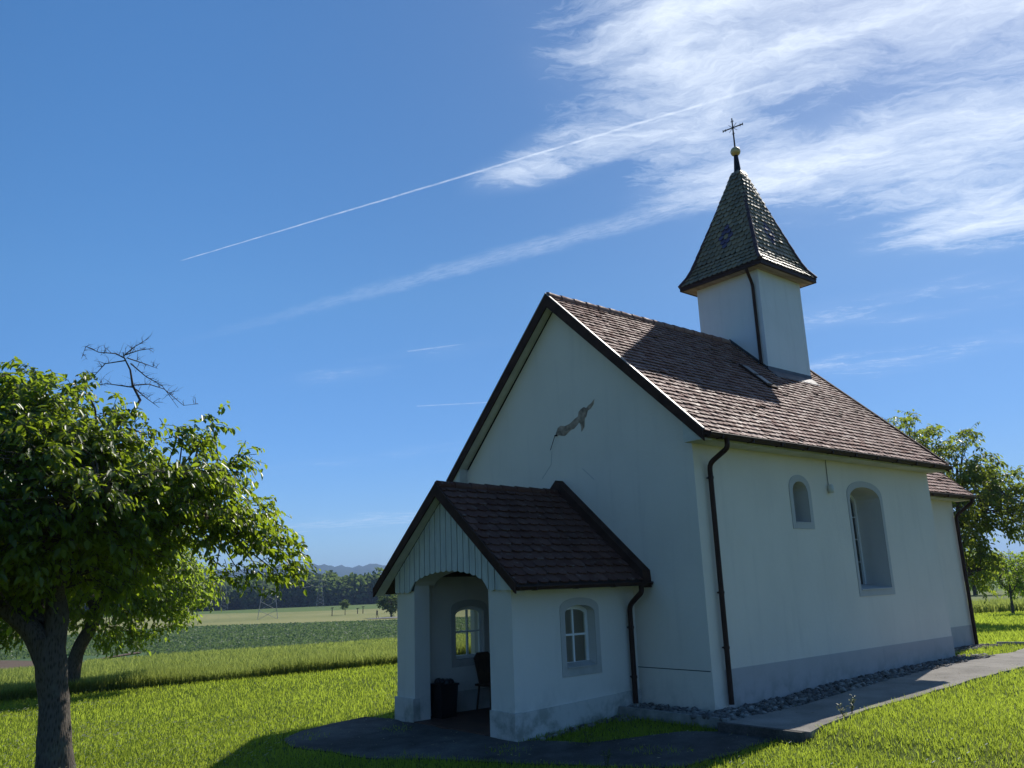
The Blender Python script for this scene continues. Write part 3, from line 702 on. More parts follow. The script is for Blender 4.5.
# roof hatch beside the tower
mb = MB(); nrm = Vector((SL, 0, 1)).normalized(); dn = Vector((1, 0, -SL)).normalized()
hc = Vector((-1.93, 4.28, zroof(-1.93)))
def slab(mb, c, a, la, b, lb, n, h0, h1, m=0):
    vs = []
    for h in (h0, h1):
        for i, j in ((0, 0), (1, 0), (1, 1), (0, 1)): vs.append(c+a*la*i+b*lb*j+n*h)
    mb.add(vs, [(3,2,1,0),(4,5,6,7),(0,1,5,4),(1,2,6,5),(2,3,7,6),(3,0,4,7)], m)
slab(mb, hc, dn, .90, Vector((0, 1, 0)), .34, nrm, .0, .06); hat = mb.build('roof_hatch', BARGE, roof)
mb = MB(); slab(mb, hc+dn*.06+Vector((0, .05, 0)), dn, .34, Vector((0, 1, 0)), .20, nrm, .061, .069); slab(mb, hc+dn*.46+Vector((0, .05, 0)), dn, .34, Vector((0, 1, 0)), .20, nrm, .061, .069); mb.build('hatch_lid', CAPM, hat)

# choir
CX1, CX0, CY1 = -.894, -Wd+.894, L+3.19
CEX, CEZ = -.516, 3.552
CZR = CEZ+(CEX-RX)*SL
mb = MB()
mb.cap([(L-.1, -.5), (CY1, -.5), (CY1, 3.6), (L-.1, 3.6)], YZ, CX1); mb.cap([(L-.1, -.5), (CY1, -.5), (CY1, 3.6), (L-.1, 3.6)], YZ, CX0)
mb.cap([(CX0, -.5), (CX1, -.5), (CX1, 3.75), (RX, CZR-.14), (CX0, 3.75)], XZ, CY1)
choir = mb.build('choir_wall', WALL, chapel)
mb = MB(); mb.box((CX1-.05, L-.05, -.5), (CX1+.006, CY1+.006, .47)); mb.box((CX0-.006, CY1-.05, -.5), (CX1-.06, CY1+.0065, .47)); mb.build('choir_plinth', PLG, choir)
mb = MB(); gable_roof(mb, 2*RX-CEX, CEX, L+.02, CY1+.30, CZR, CEZ, .138, .15); cr = mb.build('choir_roof', [TILE, DECK], choir)
bargeboard(2*RX-CEX, CEX, CZR, CEZ, CY1+.302, rear=True).build('choir_bargeboard', BARGE, cr)
mb = MB(); ridge_caps(mb, (RX, L+.03, CZR), (RX, CY1+.28, CZR)); mb.build('ridge_tiles', TILE, cr)
mb = MB(); mb.prism([(CX1+.003, 3.42), (CEX-.06, 3.42), (CEX-.06, 3.50), (CX1+.003, 3.78)], XZ, L+.02, CY1+.29); mb.build('choir_eaves_box', SOFF, cr)
gutter(CEX+.05, 3.50, L+.03, CY1+.27).build('choir_gutter', GUT, choir)
dp = downpipe([(CEX+.05, CY1+.12, 3.46), (CEX+.05, CY1+.12, 3.36), (CX1+.07, CY1-.05, 3.06), (CX1+.07, CY1-.05, -.02)]).build('choir_downpipe', GUT, choir)

# porch
PX0, PX1, PY, PZF = -4.542, -1.446, -2.582, -.335
PE0, PE1, PZR, PZE = PX0-.365, PX1+.365, 3.375, 1.785
PXM = (PX0+PX1)/2; PSL = (PZR-PZE)/(PE1-PXM); PYF = PY-.225
pz = lambda x: PZR-PSL*abs(x-PXM)
ZC = 1.717
w_o, w_i = arch(-1.655, -.835, .42, 1.38, 1.55), arch(-1.56, -.93, .545, 1.31, 1.44)
TH = .26
sidep = [(PY, -.7), (0, -.7), (0, 1.95), (PY, 1.95)]
for xo, xi in ((PX1, PX1-TH), (PX0, PX0+TH)):
    mb = MB(); mb.holed(sidep, [w_i], YZ, xo, 0); mb.holed(sidep, [w_i], YZ, xi, 0)
    mb.reveal(w_i, YZ, xo, xi, 1); mb.build('porch_wall', [WALLP, REV], chapel)
pw = .537
for a, b in ((PX0, PX0+pw), (PX1-pw, PX1)):
    mb = MB(); mb.box((a+.0005, PY-.001, -.7), (b-.0005, PY+.30, ZC+.25), 0); mb.build('porch_pier', WALLP, chapel)
porch = chapel
e = .035
for a, b in ((PX0-e, PX0+pw+.0), (PX1-pw-.0, PX1+e)):
    mb = MB(); mb.box((a, PY-e, -.7), (b, PY+.10, .03)); mb.build('pier_plinth', PLW, porch)
for a, b in ((PX1-.02, PX1+e-.005), (PX0-e+.005, PX0+.02)):
    mb = MB(); mb.prism([(PY+.1001, -.7), (-.001, -.7), (-.001, .10), (PY+.1001, .02)], YZ, a, b); mb.build('porch_plinth', PLW, porch)
mb = MB(); mb.box((PX0+TH+.001, PY-.02, -.75), (PX1-TH-.001, -.001, PZF+.02)); mb.build('porch_floor', TERRA, porch)
mb = MB(); mb.box((PX0+TH+.001, PY+.43, 2.06), (PX1-TH-.001, -.001, 2.09)); mb.build('porch_ceiling', WOOD, porch)
mb = MB(); mb.box((PX0+TH+.0005, PY+.43, PZF+.02), (PX0+TH+.012, -.002, .02)); mb.build('inner_skirting', SURR, porch)
# vertical board gable with a shallow arch over the opening
ax0, ax1 = PX0+pw, PX1-pw
def arch_z(x):
    if x <= ax0 or x >= ax1: return ZC
    q = (x-(ax0+ax1)/2)/((ax1-ax0)/2)
    return 1.80+.23*(1-q*q)**.62
nb = 20; bw = (PX1-PX0)/nb; mb = MB()
for i in range(nb):
    a, b = PX0+i*bw+.011, PX0+(i+1)*bw-.011
    za, zb, zm = arch_z(a), arch_z(b), arch_z((a+b)/2)
    tops = [(b, pz(b)-.13), (a, pz(a)-.13)]
    if a < PXM < b: tops = [(b, pz(b)-.13), (PXM, PZR-.13), (a, pz(a)-.13)]
    mb.prism([(a, za), ((a*3+b)/4, (za+zm)/2-.012), ((a+b)/2, zm-.018), ((a+b*3)/4, (zb+zm)/2-.012), (b, zb)]+tops, XZ, PY-.052, PY-.03, 0)
xs = np.linspace(PX0+.003, PX1-.003, 60)
lp = [(x, arch_z(x)+.012) for x in xs]+[(PX1-.003, pz(PX1)-.13), (PXM, PZR-.13), (PX0+.003, pz(PX0)-.13)]
mb.prism(lp, XZ, PY-.0295, PY-.004, 1)
clad = mb.build('gable_cladding', [CLAD, GAP], porch)
mb = MB(); n = 30; xs = np.linspace(ax0, ax1, n)             # soffit of the arch
mb.add([(x, PY-.003, arch_z(min(max(x, ax0+.001), ax1-.001))+.01) for x in xs]+[(x, PY+.40, arch_z(min(max(x, ax0+.001), ax1-.001))+.01) for x in xs], [(i, i+1, n+i+1, n+i) for i in range(n-1)]); mb.build('arch_soffit', WALLP, porch)
mb = MB(); c = .07*math.hypot(1, PSL)
mb.prism([(PE0, PZE), (PXM, PZR), (PE1, PZE), (PE1, PZE-c), (PXM, PZR-c), (PE0, PZE-c)], XZ, PYF, -.002, 1)
mb.tiles((PE1+.02, PYF+.02, PZE-.02*PSL), (PE1+.02, -.16, PZE-.02*PSL), (PXM, PYF+.02, PZR), (PXM, -.16, PZR), .185, .205, 0, .032)
mb.tiles((PE0-.02, -.16, PZE-.02*PSL), (PE0-.02, PYF+.02, PZE-.02*PSL), (PXM, -.16, PZR), (PXM, PYF+.02, PZR), .185, .205, 0, .032)
proof = mb.build('porch_roof', [TILEP, DECK], porch)
mb = MB(); ridge_caps(mb, (PXM, PYF+.03, PZR), (PXM, -.14, PZR-.02), .075, .34); mb.build('ridge_tiles', TILEP, proof)
bargeboard(PE0, PE1, PZR, PZE, PYF-.002, h=.15).build('bargeboard', BARGE, proof)
verge_soffit(PE0, PE1, PZR, PZE, PYF+.001, PY-.055, .10).build('verge_soffit', SOFF, proof)
mb = MB()
for s, xe in ((1, PE1), (-1, PE0)):
    mb.prism([(PXM, PZR+.22), (xe+s*.03, PZE+.17-.03*PSL), (xe+s*.05, PZE-.10-.03*PSL), (PXM, PZR-.06)], XZ, -.19, -.0025)
mb.build('wall_flashing', BARGE, proof)
gutter(PE1+.05, PZE-.045, PYF+.02, -.03, .05).build('porch_gutter', GUT, porch)
gutter(PE0-.05, PZE-.045, PYF+.02, -.03, .05, s=-1).build('porch_gutter', GUT, porch)
mb = MB(); mb.prism([(PX1+.003, 1.70), (PE1-.05, 1.70), (PE1-.05, 1.72), (PX1+.003, 1.98)], XZ, PYF+.03, -.004); mb.build('porch_eaves_box', SOFF, proof)
dp = downpipe([(PE1+.05, -.26, PZE-.09), (PE1+.05, -.26, PZE-.19), (PX1+.08, -.20, PZE-.40), (PX1+.08, -.20, -.09)]).build('porch_downpipe', GUT, porch)
pipe_clips(PX1+.08, -.20, (1.05, .30), dp)
def porch_window(xo, s):
    mb = MB(); mb.ring(w_o, w_i, YZ, xo-s*.002, xo+s*.012)
    wnd = mb.build('porch_window', SURR, porch)
    f_o, f_i = arch(-1.558, -.932, .547, 1.31, 1.438), arch(-1.505, -.985, .605, 1.28, 1.375)
    x0, x1 = xo-s*.20, xo-s*.15
    mb = MB(); mb.ring(f_o, f_i, YZ, min(x0, x1), max(x0, x1))
    yc = -1.245
    mb.box((min(x0, x1)+.008, yc-.016, .605), (max(x0, x1)-.006, yc+.016, 1.372)); mb.box((min(x0, x1)+.009, -1.505, .985), (max(x0, x1)-.007, -.985, 1.015))
    mb.build('window_frame', WHITE, wnd)
    mb = MB(); mb.cap(f_i, YZ, (x0+x1)/2); mb.build('pane', GLASS, wnd)
    mb = MB(); a, b = xo-s*.148, xo+s*.03
    mb.prism([(a, .575), (b, .535), (b, .548), (a, .60)], lambda p, q, d: (p, d, q), -1.555, -.935); mb.build('sill', SURR, wnd)
    # surround on the inside face too
    mb = MB(); xi = xo-s*TH; mb.ring(w_o, w_i, YZ, xi-s*.012, xi+s*.002); mb.build('inner_surround', SURR, wnd)
porch_window(PX1, 1); porch_window(PX0, -1)

# things inside the porch
t_ = thing('waste_bin', 'black plastic waste bin with a lumpy liner inside the porch beside the left pier', 'bin', (PX0+.52, -2.0, PZF+.02))
mb = MB()
def taper_box(mb, w0, d0, w1, d1, z0, z1, m=0):
    vs = [(s*w_/2, q*d_/2, z) for z, w_, d_ in ((z0, w0, d0), (z1, w1, d1)) for s, q in ((-1, -1), (1, -1), (1, 1), (-1, 1))]
    mb.add(vs, [(3,2,1,0),(4,5,6,7),(0,1,5,4),(1,2,6,5),(2,3,7,6),(3,0,4,7)], m)
taper_box(mb, .29, .29, .34, .35, 0, .50); taper_box(mb, .37, .38, .37, .38, .5005, .53); mb.build('bin_body', BLACKP, t_)
mb = MB()
for k in range(9):
    q = k*.7; c = Vector((.10*math.cos(q), .12*math.sin(q), .545+.03*random.random())); rr = random.uniform(.04, .075)
    mb.lathe([(.001, -rr)]+[(rr*math.cos(a)*random.uniform(.85, 1.1), rr*math.sin(a)*.8) for a in np.linspace(-1.2, 1.2, 5)]+[(.001, rr*.8)], c, 8)
mb.build('bin_liner', mat_plain('liner_film', (.02, .02, .022), .3, .5), t_)
t_ = thing('wooden_chair', 'dark wooden chair with a plank back against the porch side wall under the window', 'chair', (PX0+TH+.30, -1.02, PZF+.02))
def bar(name, a, b, w_, mat, parent):
    mb = MB(); mb.tube([a, b], w_, 8); return mb.build(name, mat, parent)
for sx_ in (-.17, .19):
    for sy_ in (-.17, .17): bar('leg', (sx_*.9, sy_*.9, .40), (sx_*1.1, sy_*1.1, 0), .018, WOOD, t_)
mb = MB(); taper_box(mb, .42, .40, .43, .41, .40, .435); mb.build('seat', WOOD, t_)
mb = MB(); mb.prism([(-.15, .437), (.15, .437), (.20, .86), (.12, .95), (-.12, .95), (-.20, .86)], lambda a, b, d: (-.15+d-(b-.437)*.18, a, b), -.014, .014); mb.build('backrest', WOOD, t_)

# ------------------------------------------------------------------ stones along the walls
def stones(name, zones, count, lo, hi_, label=None):
    base = np.array([(0,0,1),(.894,0,.447),(.276,.851,.447),(-.724,.526,.447),(-.724,-.526,.447),(.276,-.851,.447),(.724,.526,-.447),(-.276,.851,-.447),(-.894,0,-.447),(-.276,-.851,-.447),(.724,-.526,-.447),(0,0,-1)])
    FI = np.array([(0,1,2),(0,2,3),(0,3,4),(0,4,5),(0,5,1),(1,6,2),(2,7,3),(3,8,4),(4,9,5),(5,10,1),(6,7,2),(7,8,3),(8,9,4),(9,10,5),(10,6,1),(11,7,6),(11,8,7),(11,9,8),(11,10,9),(11,6,10)])
    V, F, Rn = [], [], []
    ar = np.array([(x1-x0)*(y1-y0) for x0, x1, y0, y1, *_ in zones]); pr_ = ar/ar.sum()
    for k in range(count):
        x0, x1, y0, y1, zf = zones[rng.choice(len(zones), p=pr_)]
        x, y = rng.uniform(x0, x1), rng.uniform(y0, y1); s_ = lo+(hi_-lo)*rng.random()**2.2
        v = base*(1+rng.uniform(-.28, .28, (12, 1)))*np.array([1, rng.uniform(.6, 1), rng.uniform(.45, .8)])*s_
        a = rng.uniform(0, 6.28); c, s2 = math.cos(a), math.sin(a); v = v@np.array([[c, -s2, 0], [s2, c, 0], [0, 0, 1]])
        tl = rng.uniform(-.5, .5); c, s2 = math.cos(tl), math.sin(tl); v = v@np.array([[1, 0, 0], [0, c, -s2], [0, s2, c]])
        V.append(v+np.array([x, y, zf(x, y)+s_*.25])); F.append(FI+12*k); Rn += [rng.random()]*20
    o_ = np_mesh(name, np.concatenate(V), [np.concatenate(F)], STONE, rnd=Rn); return tag(o_, kind='stuff')
zg = lambda x, y: max(float(H(x, y)), -.14)+.01
stones('gravel', [(.03, .62, .2, 8.1, zg), (.03, .60, -.55, .2, zg), (-1.3, .1, -.50, -.02, lambda x, y: -.13), (-.86, -.35, 8.1, 11.5, zg), (.0, .6, 8.1, 8.6, zg)], 5200, .010, .062)
stones('rubble', [(-1.36, -1.22, -2.4, -.6, lambda x, y: float(H(x, y))), (-1.3, -1.0, -.85, -.55, lambda x, y: float(H(x, y)))], 140, .015, .06)
mb = MB(); mb.box((-1.40, -.56, -.45), (.62, -.50, -.10)); mb.box((.10, -.4999, -.45), (.60, .3, -.13)); mb.box((-1.38, -.4999, -.45), (.0999, -.02, -.14)); tag(mb.build('gravel_bed', CONC), kind='structure')

# ------------------------------------------------------------------ grass
def excluded(x, y):
    e = inside_np(x, y, PATH) | inside_np(x, y, FORE)
    e |= (x > -6.1) & (x < .62) & (y > -.52) & (y < 8.2)
    e |= (x > PX0-.06) & (x < PX1+.06) & (y > PY-.1) & (y < .1)
    e |= (x > -5.2) & (x < -.40) & (y > 7.9) & (y < 11.5)
    return e
def blades(name, x, y, h, wd, mat, lean=.45, patchy=0.0, kind='stuff', dz=-.01, bend=.5):
    n = len(x); z = H(x, y)+dz; a = rng.uniform(0, 2*np.pi, n); c, s_ = np.cos(a), np.sin(a)
    b = rng.uniform(0, 2*np.pi, n); ln = np.abs(rng.normal(0, lean, n))*h; lx, ly = np.cos(b)*ln, np.sin(b)*ln
    B = np.stack([x, y, z], -1); side_ = np.stack([c, s_, np.zeros(n)], -1)*wd[:, None]*.5
    mid = B+np.stack([lx*bend*.5, ly*bend*.5, h*.55], -1); tip = B+np.stack([lx, ly, h*(1-.25*np.clip(ln/h, 0, 1))], -1)
    V = np.stack([B-side_, B+side_, mid-side_*.8, mid+side_*.8, tip], 1).reshape(-1, 3)
    k = np.arange(n)[:, None]*5
    F = np.concatenate([k+np.array([0, 1, 3]), k+np.array([0, 3, 2]), k+np.array([2, 3, 4])], 1).reshape(-1, 3)
    pt = np.sin(x*.9+1.7*np.sin(y*.6+1))*np.sin(y*1.1+1.2*np.sin(x*.5))+.6*np.sin(x*2.7+y*1.9+2*np.sin(y*.8))
    r = np.repeat(np.clip(rng.normal(.5, .28, n)+patchy*pt, 0, 1), 3)
    return tag(np_mesh(name, V, [F], mat, rnd=r), kind=kind)
N = 760000
az = rng.uniform(2, 103, N); u = rng.random(N); r = 3.2*(24.5/3.2)**(u**.85)
keep = r < np.array(np.interp(az, [0, 38, 52, 58, 110], [60, 36, 25, 23.3, 24]))
az, r = az[keep], r[keep]; x, y = polar(az, r); k = ~excluded(x+rng.normal(0, .05, len(x)), y+rng.normal(0, .05, len(x))); k |= inside_np(x, y, FORE) & (np.sin(x*2.3+np.sin(y*1.7))*np.sin(y*2.9+1)+rng.normal(0, .12, len(x)) > .78) & (rng.random(len(x)) < .35)
x, y, r = x[k], y[k], r[k]
cl = .6+.55*np.sin(x*1.7+1.3*np.sin(y*1.1))*np.sin(y*1.9+.9*np.sin(x*.8))*.5+rng.normal(0, .22, len(x))
hgt = np.clip(.056*(1+.3*cl)*(.75+.02*r)*rng.uniform(.45, 1.5, len(x)), .02, .2)
blades('lawn_grass', x, y, hgt, (.0026+.00046*r)*rng.uniform(.6, 1.5, len(x)), GRASS, .65, .28)
n = 70000; az = rng.uniform(8, 34, n); r = 24.5*(52/24.5)**rng.random(n)
k = r < np.interp(az, [8, 19.7, 23, 34], [54, 52, 48.6, 39]); x, y = polar(az[k], r[k]); k2 = ~excluded(x, y); x, y, r = x[k2], y[k2], r[k][k2]
blades('lawn_grass', x, y, rng.uniform(.06, .16, len(x)), .012+.0007*r, GRASS, .5, .2)
# broad-leaved clover in patches, straw and leaf litter on the paving
n = 60000; az = rng.uniform(6, 95, n); r = 4.5*(23/4.5)**rng.random(n); x, y = polar(az, r)
k = ~excluded(x, y) & (np.sin(x*1.3+1.1*np.sin(y*.7))+np.sin(y*1.7+1.4*np.sin(x*.9+2))+rng.normal(0, .35, n) > .75); x, y, r = x[k], y[k], r[k]
blades('clover', x, y, rng.uniform(.02, .055, len(x)), .018+.0012*r, CROPL, 1.3, 0)
n = 1500; x = rng.uniform(-5.3, 1.9, n); y = rng.uniform(-4.8, 9, n); k = inside_np(x, y, FORE) | (inside_np(x, y, PATH) & (rng.random(n) < .35)); x, y = x[k], y[k]; n = len(x)
zz = np.array([zpath(a, b) if (a > .55 and b > -.66) else float(H(a, b))+.022 for a, b in zip(x, y)])+.012
a = rng.uniform(0, 6.28, n); L_ = rng.uniform(.008, .03, n); w_ = L_*rng.uniform(.15, .5, n); dx, dy = np.cos(a)*L_, np.sin(a)*L_; ex, ey = -np.sin(a)*w_, np.cos(a)*w_
V = np.stack([np.stack([x-dx, y-dy, zz], -1), np.stack([x+ex, y+ey, zz+.006], -1), np.stack([x+dx, y+dy, zz+rng.uniform(0, .01, n)], -1), np.stack([x-ex, y-ey, zz], -1)], 1).reshape(-1, 3)
tag(np_mesh('leaf_litter', V, [np.arange(4*n).reshape(n, 4)], mat_leaf('dry_litter', (.16, .12, .07), (.36, .31, .20), (.2, .16, .08), .15), rnd=rng.random(n)), kind='stuff')
# tall meadow grass beyond the mown lawn
def band(n, a0, a1, f0, f1, p=1.0):
    a = rng.uniform(a0, a1, n); q = rng.random(n)**p; lo_ = np.array([f0(v) for v in a]); hi_ = np.array([f1(v) for v in a])
    return (*polar(a, lo_+(hi_-lo_)*q), lo_+(hi_-lo_)*q)
x, y, r = band(120000, 50, 106, B1, lambda a: B1(a)+14, 1.25)
blades('tall_grass', x, y, rng.uniform(.2, .46, len(x))*(.8+.2*np.sin(x*.9)*np.sin(y*1.3)), .008+.0005*r, TALLG, .6, .2)
x, y, r = band(45000, 50, 106, B1, lambda a: B1(a)+1.6, 1.0)
blades('tall_grass', x, y, rng.uniform(.30, .50, len(x))*(.85+.15*np.sin(x*1.3+y)), .007+.0005*r, TALLG, .5, .2)
x, y, r = band(60000, 52, 100, lambda a: B1(a)+12, B2L, 1.0)
az_ = np.degrees(np.arctan2(-(x-CAM[0]), y-CAM[1])); k = ~((az_ > 77) & (r > 39.5)) & ~((az_ > 73.5) & (r > 47.5)); x, y, r = x[k], y[k], r[k]
blades('meadow_grass', x, y, rng.uniform(.15, .34, len(x)), .015+.0008*r, TALLG, .6, .25)
x, y, r = band(30000, 5, 45, B1, lambda a: B1(a)+8, 1.2)
blades('tall_grass', x, y, rng.uniform(.4, .8, len(x)), .03+.0006*r, TALLG, .35)
# leafy crop
x, y, r = band(70000, 52, 95, B2L, B3L, 1.6)
az_ = np.degrees(np.arctan2(-(x-CAM[0]), y-CAM[1])); k = ~((az_ > 77) & (r < 67)) & ~((az_ > 73.7) & (az_ < 77.3) & (r < 64)); x, y, r = x[k], y[k], r[k]
blades('crop_plants', x, y, rng.uniform(.12, .3, len(x)), .05+.0016*r, CROPL, 1.2)
# small white flowers in the lawn
n = 2200; az = rng.uniform(55, 82, n); r = rng.uniform(12, 21, n); x, y = polar(az, r); k = ~excluded(x, y) & (np.sin(x*.8)+np.sin(y*.9+1) > .2); x, y = x[k], y[k]
az2 = rng.uniform(12, 46, 160); rr = rng.uniform(5.5, 11, 160); x2, y2 = polar(az2, rr); k = ~excluded(x2, y2); x, y = np.concatenate([x, x2[k]]), np.concatenate([y, y2[k]])
n = len(x); z = H(x, y)+rng.uniform(.07, .13, n); s_ = rng.uniform(.008, .022, n)
ang = np.arange(6)*np.pi/3; V = np.stack([x[:, None]+np.cos(ang)*s_[:, None], y[:, None]+np.sin(ang)*s_[:, None], z[:, None]+s_[:, None]*.6*np.sin(ang+1)], -1).reshape(-1, 3)
tag(np_mesh('lawn_flowers', V, [np.arange(6*n).reshape(n, 6)], mat_leaf('white_petal', (.7, .7, .66), (.8, .8, .76), (.6, .6, .5), .3)), kind='stuff')

# ------------------------------------------------------------------ trees
def leaves_mesh(name, P, D, Nn, size, mat, parent, asp=.5, fold=.25, r=None):
    """P base, D direction, Nn approx normal (n,3)"""
    D = D/np.linalg.norm(D, axis=1, keepdims=True); S = np.cross(D, Nn); S /= np.linalg.norm(S, axis=1, keepdims=True)+1e-9; U = np.cross(S, D)
    s = size[:, None]; w_ = s*asp*.5
    V = np.stack([P, P+D*s*.32+S*w_+U*w_*fold, P+D*s*.70+S*w_*.78+U*w_*fold-U*s*.05, P+D*s-U*s*.16, P+D*s*.70-S*w_*.78+U*w_*fold-U*s*.05, P+D*s*.32-S*w_+U*w_*fold], 1).reshape(-1, 3)
    k = np.arange(len(P))[:, None]*6
    F = np.concatenate([k+np.array([0, 1, 2, 3]), k+np.array([0, 3, 4, 5])], 1).reshape(-1, 4)
    r = rng.random(len(P)) if r is None else r
    return np_mesh(name, V, [F], mat, rnd=np.repeat(r, 2), parent=parent)
def poly_dist(x, y, poly):
    d = np.full(len(x), 1e9)
    for i in range(len(poly)):
        a, b = np.array(poly[i]), np.array(poly[(i+1) % len(poly)]); ab = b-a; L2 = ab@ab+1e-12
        t = np.clip(((x-a[0])*ab[0]+(y-a[1])*ab[1])/L2, 0, 1)
        d = np.minimum(d, np.hypot(x-a[0]-ab[0]*t, y-a[1]-ab[1]*t))
    return d
def crown_points(outline, n, dmax, kd, shell=.6):
    """points in a volume whose side view is the outline; depth grows with distance from its edge"""
    o_ = np.array(outline); lo, hi_ = o_.min(0), o_.max(0); out = []
    while sum(map(len, out)) < n:
        m_ = n*3; a = rng.uniform(lo[0], hi_[0], m_); b = rng.uniform(lo[1], hi_[1], m_); k = inside_np(a, b, outline); a, b = a[k], b[k]
        ed = poly_dist(a, b, outline); dep = np.minimum(dmax, kd*np.sqrt(ed*1.3)); keep = rng.random(len(a)) < dep/dmax+.12
        a, b, dep = a[keep], b[keep], dep[keep]
        q = rng.uniform(-1, 1, len(a)); sh = rng.random(len(a)) < shell; q = np.where(sh, np.sign(q)*(1-np.abs(q)**2.2*.4), q)
        out.append(np.stack([a, q*dep, b], -1))
    return np.concatenate(out)[:n]
def sprays(C, centre, n_tw, n_lf, L0, droop, seed_up=.35):
    """twigs from each cluster centre, leaves alternating along them -> P, D, N, and twig polylines"""
    n = len(C); C = np.repeat(C, n_tw, 0); m_ = len(C)
    outw = C-centre; outw /= np.linalg.norm(outw, axis=1, keepdims=True)+1e-6
    d = outw*.75+rng.normal(0, .6, (m_, 3)); d[:, 2] = d[:, 2]*.6+.1; d /= np.linalg.norm(d, axis=1, keepdims=True)
    Ls = L0*rng.uniform(.55, 1.25, m_)[:, None]
    st = C-d*Ls*.35+rng.normal(0, L0*.25, (m_, 3))
    P, D, Nn = [], [], []
    for k in range(n_lf):
        f = (k+.6)/n_lf
        p = st+d*Ls*f; p[:, 2] -= (droop*Ls[:, 0])*f*f
        td = d.copy(); td[:, 2] -= 2*droop*f
        sd_ = np.cross(td, np.array([0, 0, 1.0])); sd_ /= np.linalg.norm(sd_, axis=1, keepdims=True)+1e-6
        sg = (1 if k % 2 else -1)
        D.append(td*.55+sd_*sg*rng.uniform(.3, 1.0, (m_, 1))+np.array([0, 0, -1])*rng.uniform(.1, 1.0, (m_, 1))+rng.normal(0, .22, (m_, 3)))
        nn = np.array([0, 0, 1.0])+outw*.5+rng.normal(0, .45, (m_, 3)); Nn.append(nn); P.append(p+rng.normal(0, .02, (m_, 3)))
    tips = st+d*Ls; tips[:, 2] -= droop*Ls[:, 0]
    return np.concatenate(P), np.concatenate(D), np.concatenate(Nn), st, st+d*Ls*.5-np.array([0, 0, 1])*droop*Ls*.25, tips
def np_tubes(starts, mids, ends, r0, r1, n=4):
    """many thin 2-segment tubes at once"""
    m_ = len(starts); ang = np.arange(n)*2*np.pi/n
    V = []
    t = ends-starts; t /= np.linalg.norm(t, axis=1, keepdims=True)+1e-9
    a = np.cross(t, np.where(np.abs(t[:, 2:3]) < .9, np.array([[0, 0, 1.0]]), np.array([[1.0, 0, 0]]))); a /= np.linalg.norm(a, axis=1, keepdims=True)+1e-9; b = np.cross(t, a)
    for P, rr in ((starts, r0), (mids, (r0+r1)/2), (ends, r1)):
        V.append(P[:, None, :]+(a[:, None, :]*np.cos(ang)[None, :, None]+b[:, None, :]*np.sin(ang)[None, :, None])*np.broadcast_to(rr, (m_,))[:, None, None])
    V = np.stack(V, 1).reshape(-1, 3); k = np.arange(m_)[:, None, None]*3*n
    q = np.array([[(s*n+j, s*n+(j+1) % n, (s+1)*n+(j+1) % n, (s+1)*n+j) for s in range(2) for j in range(n)]])
    return V, (k+q).reshape(-1, 4)
def bark_noise(V, amp, sc):
    x, y, z = V[:, 0]*sc, V[:, 1]*sc, V[:, 2]*sc*.45
    n = np.sin(x*3.1+1.7*np.sin(z*2.3+y))+np.sin(y*2.7+1.3*np.sin(z*3.1+x*1.4))+.6*np.sin(x*7+y*6+2*np.sin(z*5))
    return n*amp/2.6
